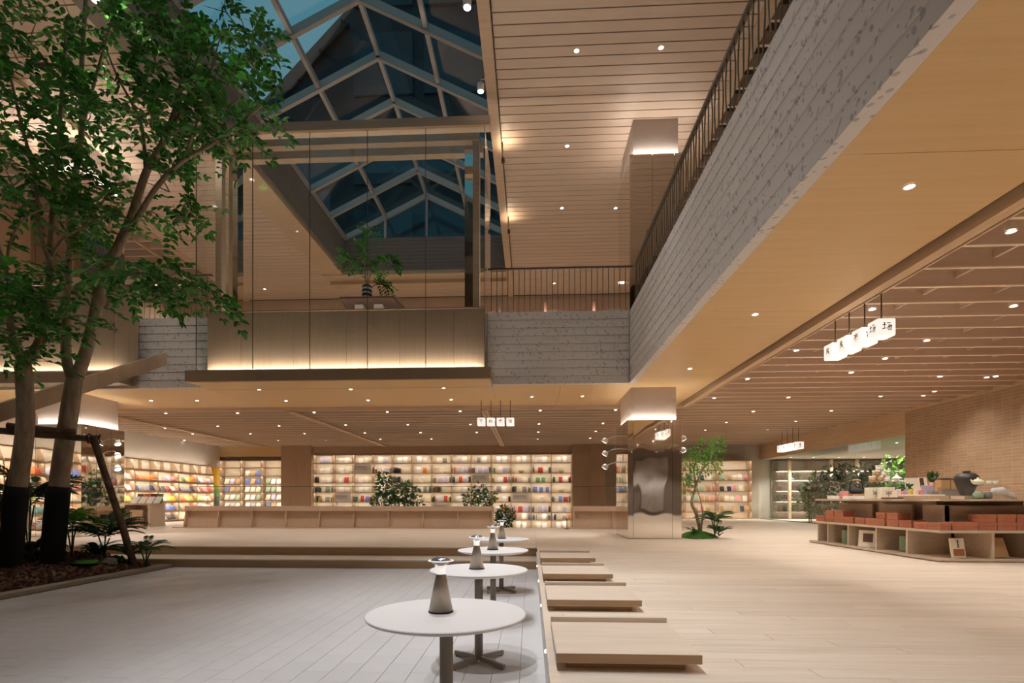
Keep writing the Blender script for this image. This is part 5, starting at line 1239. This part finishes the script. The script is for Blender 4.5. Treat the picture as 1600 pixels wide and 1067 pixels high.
mm.add(gv, [(i * (nyg + 1) + j, i * (nyg + 1) + j + 1, (i + 1) * (nyg + 1) + j + 1, (i + 1) * (nyg + 1) + j) for i in range(nxg) for j in range(nyg)])
mg = mm.build('mulch_bed', 'mulch', None, True); tag(mg, 'raised brown soil bed around the tree trunks', 'soil')
stake = [((-60, 668), (146, 686), .055, 'horizontal bark pole lashed across both tree trunks'), ((12, 668), (118, 680), .05, 'second bark pole lashed along the horizontal one'), ((143, 684), (214, 889), .06, 'leaning bark pole running from the lashing down to the mulch'), ((46, 665), (-30, 905), .05, 'leaning bark pole beside the bent tree trunk')]
for k, (a, b_, rr_, lab) in enumerate(stake):
    yl = lambda u: 8.08 + (u - 40) * .2 / 67          # behind the bent trunk, before the forked one
    if k == 0: pa, pb = onY(-22, 671.5, yl(-22)), onY(146, 686, yl(146))
    elif k == 1: pa, pb = onY(12, 665, yl(12)), onY(118, 674.5, yl(118))
    elif k == 2: pa = onY(145, 682, 8.29); pb = Vector((-7.0, 9.0, 0)); pb.z = bed(pb.x, pb.y) - .03
    else: pa = onY(46, 662, 8.2); pb = onY(-30, 890, 8.2); pb.z = bed(pb.x, pb.y) - .03
    o = empty('bark_pole', tuple(pb)); tag(o, lab, 'pole')
    P = [pa.lerp(pb, i / 6) + (rvec(rm) * .012 if 0 < i < 6 else Vector()) for i in range(7)]
    MB().tube(P, [rr_ * rm.uniform(.88, 1.05) for _ in P], 10).build('pole', 'bark_pole', o, True)
    if k in (0, 2):
        c = onY(146, 686, 8.36) if k == 2 else onY(40, 672, 8.1)
        MB().tube([c + Vector((.09 * math.cos(q), .09 * math.sin(q), .08 * math.sin(q * 1.7))) for q in [i * .8 for i in range(12)]], .012, 5).build('lashing', 'rope', o, True)
def frond_mesh(name, L, n, lw, droop, mat, rise=.5, r=rt):
    b = MB(); st_ = [Vector((L * t, 0, rise * L * t - droop * L * t * t)) for t in [i / n for i in range(n + 1)]]
    b.tube(st_, [.006] * n + [.002], 4, 0)
    for i in range(1, n + 1):
        t = i / n; ll = lw * (math.sin(PI * (.15 + .8 * t)) ** .7)
        for sg in (-1, 1): leaf(b, st_[i], Vector((.6, sg, .1)), Vector((0, 0, 1)), ll, ll * .22, 0, r.random(), .4)
    return b.mesh(name, mat)
FR = {'fern': frond_mesh('frond', .55, 12, .13, .55, 'leaf_fern'), 'palm': frond_mesh('frond', .85, 14, .22, .6, 'leaf_fern', .8), 'broad': None, 'lime': frond_mesh('frond', .7, 12, .2, .8, 'leaf_bright', .7)}
def broad_mesh(L, W, mat):
    b = MB(); n = 6; pts = []
    for i in range(n + 1):
        t = i / n; p = Vector((L * t, 0, .7 * L * t - .75 * L * t * t)); w_ = W * math.sin(PI * min(1, .08 + .92 * t)) ** .8
        pts += [p + Vector((0, -w_, .25 * w_)), p, p + Vector((0, w_, .25 * w_))]
    b.add(pts, [f for i in range(n) for f in ((3 * i, 3 * i + 3, 3 * i + 4, 3 * i + 1), (3 * i + 1, 3 * i + 4, 3 * i + 5, 3 * i + 2))])
    return b.mesh('frond', mat)
FR['broad'] = broad_mesh(.5, .06, 'leaf_dark')
OBST = [(-8.05, 8.47, .30), (-8.15, 7.91, .30), (-7.15, 8.75, .20), (-7.02, 8.95, .2), (-7.3, 8.6, .2), (-8.55, 8.2, .2), (4.12, 13.1, .14), (3.5, 12.9, .12), (3.5, 13.2, .12)]
def fern(p, kind, n, sc, label, stem_h=0.0, seed=1, cat='fern', name='fern'):
    r = random.Random(seed); o = empty(name, p); tag(o, label, cat)
    if stem_h:
        for k in range(3): MB().tube([(0, 0, 0), (.04 * math.cos(k * 2.1), .04 * math.sin(k * 2.1), stem_h * .5), (.10 * math.cos(k * 2.1), .10 * math.sin(k * 2.1), stem_h * (.8 + .1 * k))], .012, 6).build('stem', 'leaf_fern', o, True, True)
    else: MB().lathe([(.05, -.02), (.06, .02), (.02, .05)], (0, 0, 0), 8).build('crown', 'soil', o, True, True)
    for k in range(int(n * 1.7)):
        q = r.uniform(0, 2 * PI) if k else 0; f = inst('frond', FR[kind], o, (.02 * math.cos(q), .02 * math.sin(q), stem_h * r.uniform(.75, 1.0)), (r.uniform(-.2, .2), r.uniform(-.55, .15) if stem_h > .2 else r.uniform(-.6, -.2), k * 2.4 + r.uniform(-.3, .3)))
        s = sc * r.uniform(.75, 1.15); f.scale = (s, s, s)
        L_ = (.88 if kind == 'palm' else .72) * s
        for _ in range(14):          # turn the frond away from trunks and poles it would grow through
            az = f.rotation_euler.z; dv = Vector((math.cos(az), math.sin(az))); hit = False
            for (qx, qy, qr) in OBST:
                w_ = Vector((qx - p[0], qy - p[1])); t_ = min(max(w_.dot(dv), 0), L_)
                if (w_ - dv * t_).length < qr: hit = True
            if not hit: break
            f.rotation_euler.z += .45
zg = ZP + .08
def gnd(u, v):
    """where the sight line meets the bed, at most just before the back kerb"""
    y = 6.0
    while y < 9.0:
        p = onY(u, v, y)
        if p.z <= bed(p.x, y): break
        y += .02
    p = onY(u, v, y); return (p.x, y, bed(p.x, y))
fern(gnd(152, 868), 'broad', 16, .95, 'dark broad-leaved fern at the foot of the leaning pole', 0, 2)
fern(gnd(163, 862), 'palm', 12, .75, 'feathery palm-like fern rising behind the rock', .42, 3)
fern(gnd(200, 866), 'fern', 9, .6, 'small feathery fern beside the leaning pole', .18, 4)
fern(gnd(228, 872), 'fern', 9, .8, 'feathery fern spreading over the wooden steps', .38, 8)
fern(gnd(48, 880), 'fern', 12, .9, 'small fern between the two big trunks', .3, 5)
fern(gnd(45, 872), 'palm', 12, .95, 'tall arching palm fern between the two big trunks', 1.15, 6, 'palm', 'parlour_palm')
fern(gnd(112, 868), 'lime', 9, .8, 'yellow-green palm fronds right behind the forked trunk', .65, 7, 'palm', 'parlour_palm')
fern(gnd(-18, 892), 'palm', 12, 1.0, 'tall palm fern growing right beside the bent trunk', 1.25, 9, 'palm', 'parlour_palm')
fern(gnd(52, 872), 'broad', 9, .45, 'low dark fern on the moss between the trunks', 0, 10)
def rock(p, s, label, seed, mat='rock', flat=.6):
    r = random.Random(seed); b = MB(); n, m_ = 10, 6; vs = []
    for i in range(m_ + 1):
        th = PI * i / m_
        for j in range(n):
            a = 2 * PI * j / n; q = s * (1 + r.uniform(-.18, .18)); vs.append((q * math.sin(th) * math.cos(a), q * .8 * math.sin(th) * math.sin(a), q * flat * math.cos(th) + s * flat * .6))
    b.add(vs, [(i * n + j, i * n + (j + 1) % n, (i + 1) * n + (j + 1) % n, (i + 1) * n + j) for i in range(m_) for j in range(n)])
    o = b.build('rock', mat); o.location = Vector(p) + Vector((0, 0, -.03)); tag(o, label, 'rock'); return o
rock(gnd(172, 883), .13, 'pale angular rock lying below the leaning pole', 1); rock(gnd(186, 868), .10, 'mossy rock under the feathery fern', 2, 'moss')
rock(gnd(46, 866), .16, 'dark rock between the two big trunks', 3); rock(gnd(136, 882), .22, 'low green moss cushion before the ferns', 4, 'moss', .25); rock(gnd(190, 882), .10, 'low green moss cushion beside the pale rock', 6, 'moss', .22); rock(gnd(50, 884), .10, 'low green moss cushion between the trunks', 5, 'moss', .25)
# ================================================================ leafy shrubs
def shrub(name, base, pts, clusters, mat, lf, label, seed, cat='shrub', trunk=.03, barkm='bark'):
    """pts: trunk polylines, clusters: (x,y,z,radius,n) all relative to base"""
    r = random.Random(seed); o = empty(name, base); tag(o, label, cat)
    for i, P in enumerate(pts): 
        Q = sm_poly(P, 3); MB().tube(Q, [trunk * (1 - .7 * k / (len(Q) - 1)) * (1 if i == 0 else .6) for k in range(len(Q))], 7).build('trunk' if i == 0 else 'branch', barkm, o, True, True)
    f = MB()
    for (x, y, z, rad, n) in clusters:
        for _ in range(n):
            v = rvec(r); 
            while v.length > 1: v = rvec(r)
            p = Vector((x, y, z)) + v * rad; d = v + rvec(r, -.2) * .7; L = lf * r.uniform(.7, 1.2)
            if p.z < L + .02: d.z = abs(d.z); p.z = max(p.z, .03)
            leaf(f, p, d, rvec(r, 1.2), L, L * .5, 0, r.random())
    stuff(f.build('foliage', mat, o, False, True))
    return o
# tree on a moss mound beside the mirror column
mb_ = (4.14, 13.1, 0)
bb = MB(); n = 28; rings = 6; vs = []
for i in range(rings + 1):
    q = 1 - i / rings
    for j in range(n):
        a = 2 * PI * j / n; w_ = 1 + .12 * math.sin(3 * a + 1); vs.append((.47 * q * w_ * math.cos(a), .42 * q * w_ * math.sin(a), .15 * (1 - q ** 2) + .012 * math.sin(9 * a + i)))
bb.add(vs, [(i * n + j, i * n + (j + 1) % n, (i + 1) * n + (j + 1) % n, (i + 1) * n + j) for i in range(rings) for j in range(n)])
mo_ = bb.build('moss_mound', 'moss', None, True); mo_.location = mb_; tag(mo_, 'round green moss mound on the floor beside the mirror column', 'moss')
shrub('small_tree', (4.17, 13.1, .12), [[(0, 0, 0), (-.10, 0, .45), (-.22, .0, .75), (-.12, 0, 1.15), (-.15, .02, 1.6), (-.02, 0, 2.05)], [(-.12, 0, 1.15), (.02, .0, 1.5), (.2, 0, 1.75), (.35, 0, 2.1)], [(-.15, 0, 1.55), (-.3, 0, 1.8)], [(0, 0, .1), (.05, 0, .5), (-.08, 0, 1.1)]],
      [(-.2, 0, 1.75, .28, 120), (.1, 0, 1.95, .34, 150), (.35, 0, 2.05, .26, 90), (-.25, 0, 1.4, .28, 90), (.25, 0, 1.6, .28, 80), (.45, 0, 2.25, .14, 30), (-.3, 0, 1.15, .18, 30)], 'leaf_bright', .09, 'small bright-leaved tree on the moss mound beside the mirror column', 31, 'tree', .05)
fern((4.45, 12.92, .06), 'fern', 13, .85, 'feathery fern on the moss mound under the small tree', .45, 12); fern((4.55, 12.9, .06), 'fern', 9, .7, 'low feathery fern at the edge of the moss mound', .1, 13); fern((3.95, 12.88, .10), 'fern', 7, .4, 'tiny fern between column and small tree', .05, 14)
# shrubs in the stairwell
shrub('ficus', (-5.1, 19.6, -1.0), [[(0, 0, 0), (.02, 0, .9), (0, 0, 1.7), (-.25, 0, 2.3)], [(0, 0, 1.2), (.3, 0, 1.7), (.6, 0, 2.0)], [(0, 0, 1.2), (-.4, 0, 1.8)]],
      [(-.45, 0, 2.75, .26, 60), (-.35, 0, 2.4, .35, 90), (.1, 0, 2.2, .45, 150), (.5, 0, 2.2, .4, 120), (-.5, 0, 1.9, .35, 90), (.7, 0, 1.8, .35, 80), (0, 0, 1.7, .4, 90)], 'leaf_ficus', .17, 'large-leaved ficus shrub rising behind the long counter', 41, 'shrub', .03)
shrub('ficus', (-1.9, 19.8, -1.0), [[(0, 0, 0), (0, 0, .9), (.05, 0, 1.7), (-.1, 0, 2.2)], [(0, 0, 1.2), (.3, 0, 1.9)], [(0, 0, 1.3), (-.35, 0, 1.9)]],
      [(-.05, 0, 2.25, .3, 90), (.3, 0, 2.0, .32, 90), (-.35, 0, 1.95, .32, 90), (0, 0, 1.9, .4, 110)], 'leaf_ficus', .14, 'smaller ficus shrub behind the end of the long counter', 42, 'shrub', .025)
shrub('bushy_fern', (-.95, 18.0, -.51), [[(0, 0, 0), (0, 0, .6)]], [(0, 0, .55, .3, 160), (.1, 0, .85, .28, 160), (0, 0, 1.05, .18, 70)], 'leaf_fern', .13, 'fluffy green plant in the stair opening beside the long counter', 43, 'plant', .02)
# planted room behind the glass front
pw = empty('plant_shelf', (16, 25.6, 0)); tag(pw, 'tall backlit plant shelving in the room behind the glass front', 'shelf')
box('back_panel', 11.6, 19.6, 25.9, 25.95, 0, 2.8, 'grey_wall', pw)
for x in (12.2, 14.1, 15.3, 16.5, 17.9, 19.3): box('post', x - .06, x + .06, 25.3, 25.42, 0, 2.85, 'shelf_oak', pw)
for z in (.35, .85, 1.35, 1.85, 2.3): box('shelf', 11.7, 19.5, 25.35, 25.9, z - .03, z, 'white_wall', pw); box('led_strip', 11.8, 19.4, 25.8, 25.83, z - .04, z - .031, 'led_warm', pw)
rs = random.Random(77)
for k in range(22):
    x = 11.95 + 7.3 * (k + .5) / 22; z = (.85, 1.85, .35, 1.35, 0)[k % 5]; mt = rs.choice(('leaf_dark', 'leaf_ficus', 'leaf_dark', 'leaf_fern'))
    lab = 'bushy %s plant on the backlit shelving, %s along from the bookcase wall' % ('dark green' if mt == 'leaf_dark' else 'mid-green', (ORD + tuple('%dth' % q for q in range(14, 30)))[k])
    o = shrub('potted_plant', (x, 25.62 if z else 24.75, z), [[(0, 0, .08), (.02, 0, .2)]], [(-.26, 0, .19, .09, 45), (0, 0, .20, .10, 45), (.26, 0, .19, .09, 45)] if z else [(0, 0, .35, .22, 70), (0, -.05, .62, .2, 40)], mt, .09 if z else .14, lab, 100 + k, 'plant', .012)
    MB().lathe([(.06, 0), (.085, .10), (.075, .10), (.05, .02)], (0, 0, 0), 12).build('pot', 'kerb_stone', o, True, True)
for k, (u, y, z, s) in enumerate(((1310, 21.5, .0, 1.0), (1335, 20.5, 0, 1.0), (1290, 22.5, 0, 1.0), (1268, 23.2, 0, .9), (1360, 20.0, 0, .9), (1280, 21.8, 0, .7), (1390, 18.5, 0, 1.1))):
    q = onY(u, 780, y)
    shrub('leafy_plant', (q.x, y, z), [[(0, 0, 0), (.03, 0, .6), (0, 0, 1.2 * s)], [(0, 0, .5), (.2, 0, 1.1 * s)]], [(0, 0, 1.5 * s, .42 * s, 110), (.25, 0, 1.9 * s, .4 * s, 70), (-.2, 0, 1.0 * s, .4 * s, 90), (.1, 0, .5 * s, .35 * s, 70)], ('leaf_dark', 'leaf_ficus', 'leaf_dark', 'leaf_fern', 'leaf_dark', 'leaf_ficus', 'leaf_bright')[k], .24 if k < 5 else .15,
          'big leafy plant standing behind the glass front, %s' % ('beside the kettles', 'behind the kettles', 'between posts', 'at the glass joint', 'behind the tin pyramid', 'low before the shelving', 'pale green beside the brick wall end')[k], 140 + k, 'plant', .03)
for k, (u, v) in enumerate(((1264, 762), (1283, 760), (1272, 785), (1280, 790), (1265, 781), (1266, 797), (1274, 800), (1311, 768), (1302, 764), (1316, 758), (1306, 757), (1298, 772), (1268, 805))):
    big = k >= 7 and k < 12; y = 20.3 + .22 * (k - 7) if big else 21.45 + .12 * k; q = onY(u, v, y); q.z = max(q.z, .06)
    o = empty('hydrangea' if big else 'white_blossom', tuple(q)); tag(o, ('large pale hydrangea head among the plants behind the glass', 'small white blossom among the plants behind the glass')[0 if big else 1], 'flower', 'hydrangea heads' if big else 'small blossoms')
    f = MB(); r = random.Random(200 + k)
    for _ in range(40 if big else 7):
        d = rvec(r).normalized(); leaf(f, d * (.10 if big else .015), d, rvec(r), .06, .05, 0, r.random())
    f.build('petals', 'petal' if k != 12 else 'book_blue', o, False, True); MB().tube([(0, .02, -q.z), (0, .01, 0)], .008, 5).build('stem', 'leaf_fern', o, True, True)
# plant in the striped vase on the bay's inner ledge, lamp-lit table there
q = onY(577, 436, 13.4); zt_ = 5.42
vt = empty('side_table', (q.x, 13.5, ZU)); tag(vt, 'dark table with pale legs behind the glazed bay', 'table')
MB().add([(q.x - .6, 12.9, 5.95), (q.x + .75, 12.9, 5.95), (q.x + .95, 14.3, 5.95), (q.x - .75, 14.3, 5.95), (q.x - .6, 12.9, 6.0), (q.x + .75, 12.9, 6.0), (q.x + .95, 14.3, 6.0), (q.x - .75, 14.3, 6.0)], [(3, 2, 1, 0), (4, 5, 6, 7), (0, 1, 5, 4), (1, 2, 6, 5), (2, 3, 7, 6), (3, 0, 4, 7)]).build('top', 'leather_brown', vt)
for x in (-.35, .15): box('leg', q.x + x, q.x + x + .22, 13.3, 13.5, ZU, 5.95, 'white_wall', vt)
vs_ = empty('striped_vase', (q.x, 13.2, 6.0)); tag(vs_, 'blue and white striped vase on the table behind the glazed bay', 'vase')
for k in range(7): MB().lathe([(.105 + .01 * math.sin(k * .5), .055 * k), (.125 + .012 * math.sin(k * .5), .055 * k + .027), (.105 + .01 * math.sin(k * .5 + .4), .055 * k + .055)], (0, 0, 0), 18).build('band', 'vase_blue' if k % 2 == 0 else 'lacquer_white', vs_, True, True)
pl = empty('vase_branch', (q.x, 13.2, 6.2)); tag(pl, 'arching leafy branches standing in the striped vase', 'branch')
for k, P in enumerate(([(0, 0, 0), (.1, 0, .5), (.35, 0, .85), (.75, 0, .8)], [(0, 0, 0), (-.05, 0, .6), (-.1, 0, 1.1), (.1, 0, 1.6)], [(0, 0, 0), (.2, 0, .2), (.45, 0, .2)], [(0, 0, 0), (-.1, 0, .6), (-.5, 0, .9)])):
    Q = sm_poly(P, 4); MB().tube(Q, .012, 5).build('stem', 'bark', pl, True, True)
    r = random.Random(300 + k)
    for i in range(4, len(Q)):
        d = (Q[i] - Q[i - 1]).normalized()
        for _ in range(3):
            e = d + rvec(r, -.3) * .8; e.normalize(); z = Vector((r.uniform(-.4, .4), r.uniform(-.4, .4), 1)); y_ = z.cross(e).normalized(); z = e.cross(y_)
            o = bpy.data.objects.new('leaf_spray', r.choice(SPR)); COL.objects.link(o); o.parent = pl
            o.matrix_local = Matrix.Translation(Q[i]) @ Matrix((e, y_, z)).transposed().to_4x4() @ Matrix.Scale(.6, 4)
# flowers on the gift display
q = onY(1456, 780, 9.9)
fv = empty('flower_vase', (q.x, 9.9, .95)); tag(fv, 'small pale vase with green leaves and cream flowers on the display', 'vase')
MB().lathe([(.03, 0), (.04, .04), (.03, .12), (.035, .2)], (0, 0, .1), 14).build('vase', 'book_pink', fv, True, True); MB().box(-.06, .06, -.06, .06, 0, .1).build('stand', 'book_cream', fv, False, True)
f = MB(); r = random.Random(5)
for k in range(26): leaf(f, Vector((0, 0, .28)), Vector((r.uniform(-.7, .7), r.uniform(-.5, .5), 1)), rvec(r), r.uniform(.14, .26), .035, 0, r.random())
f.build('leaves', 'leaf_fern', fv, False, True)
f = MB()
for k in range(10): d = rvec(r, .6).normalized(); leaf(f, Vector((.02, -.03, .36)) + d * .01, d, rvec(r), .06, .05, 0, .5)
f.build('blossom', 'petal', fv, False, True)
shrub('grass_pot', tuple(onY(1417, 780, 10.2)), [[(0, 0, .0), (0, 0, .1)]], [(0, 0, .2, .07, 60)], 'leaf_fern', .08, 'little pot of green grass beside the tall cream folder', 61, 'plant', .02)
# ================================================================ neighbouring buildings seen through the skylight
def tower(x0, x1, y0, y1, h, nx_, nz, label):
    t = empty('office_building', ((x0 + x1) / 2, (y0 + y1) / 2, 0)); tag(t, label, 'building')
    box('wall', x0, x1, y0, y1, -1.5, h, 'facade', t); w_ = (x1 - x0) / nx_; hz = (h - 14) / nz
    me = MB().box(-w_ * .42, w_ * .42, -.1, .1, 0, hz * .7).mesh('window', 'facade_pane')
    c = wloc(t)
    for i in range(nx_):
        for j in range(nz): inst('window', me, t, (x0 + (i + .5) * w_ - c.x, y0 - .08 - c.y, 14 + j * hz))
struct(box('floor_outside', -60, 60, 26.6, 70, -1.8, -1.5, 'facade'))
tower(-10.5, 22, 30, 40, 60, 8, 9, 'dark office tower beyond the skylight ridge'); lo_ = empty('office_building', (-20, 46, -1.5)); tag(lo_, 'lower dark building with a sloping roof beyond the skylight eaves', 'building')
MB().prism([(-46, -1.5), (-14.4, -1.5), (-14.4, 39.6), (-21.5, 32), (-34, 26), (-46, 24)], 'y', 42, 50).build('wall', 'facade', lo_)
MB().prism([(-46.3, 24), (-34, 26), (-21.5, 32), (-14.2, 39.8), (-14.2, 41.0), (-21.8, 33.2), (-34, 27.2), (-46.3, 25.2)], 'y', 41.6, 50.4).build('roof', 'black', lo_)
for i in range(8): box('window', -44 + 3.6 * i, -41.4 + 3.6 * i, 41.9, 42.05, 18, 23.5, 'facade_pane', lo_)
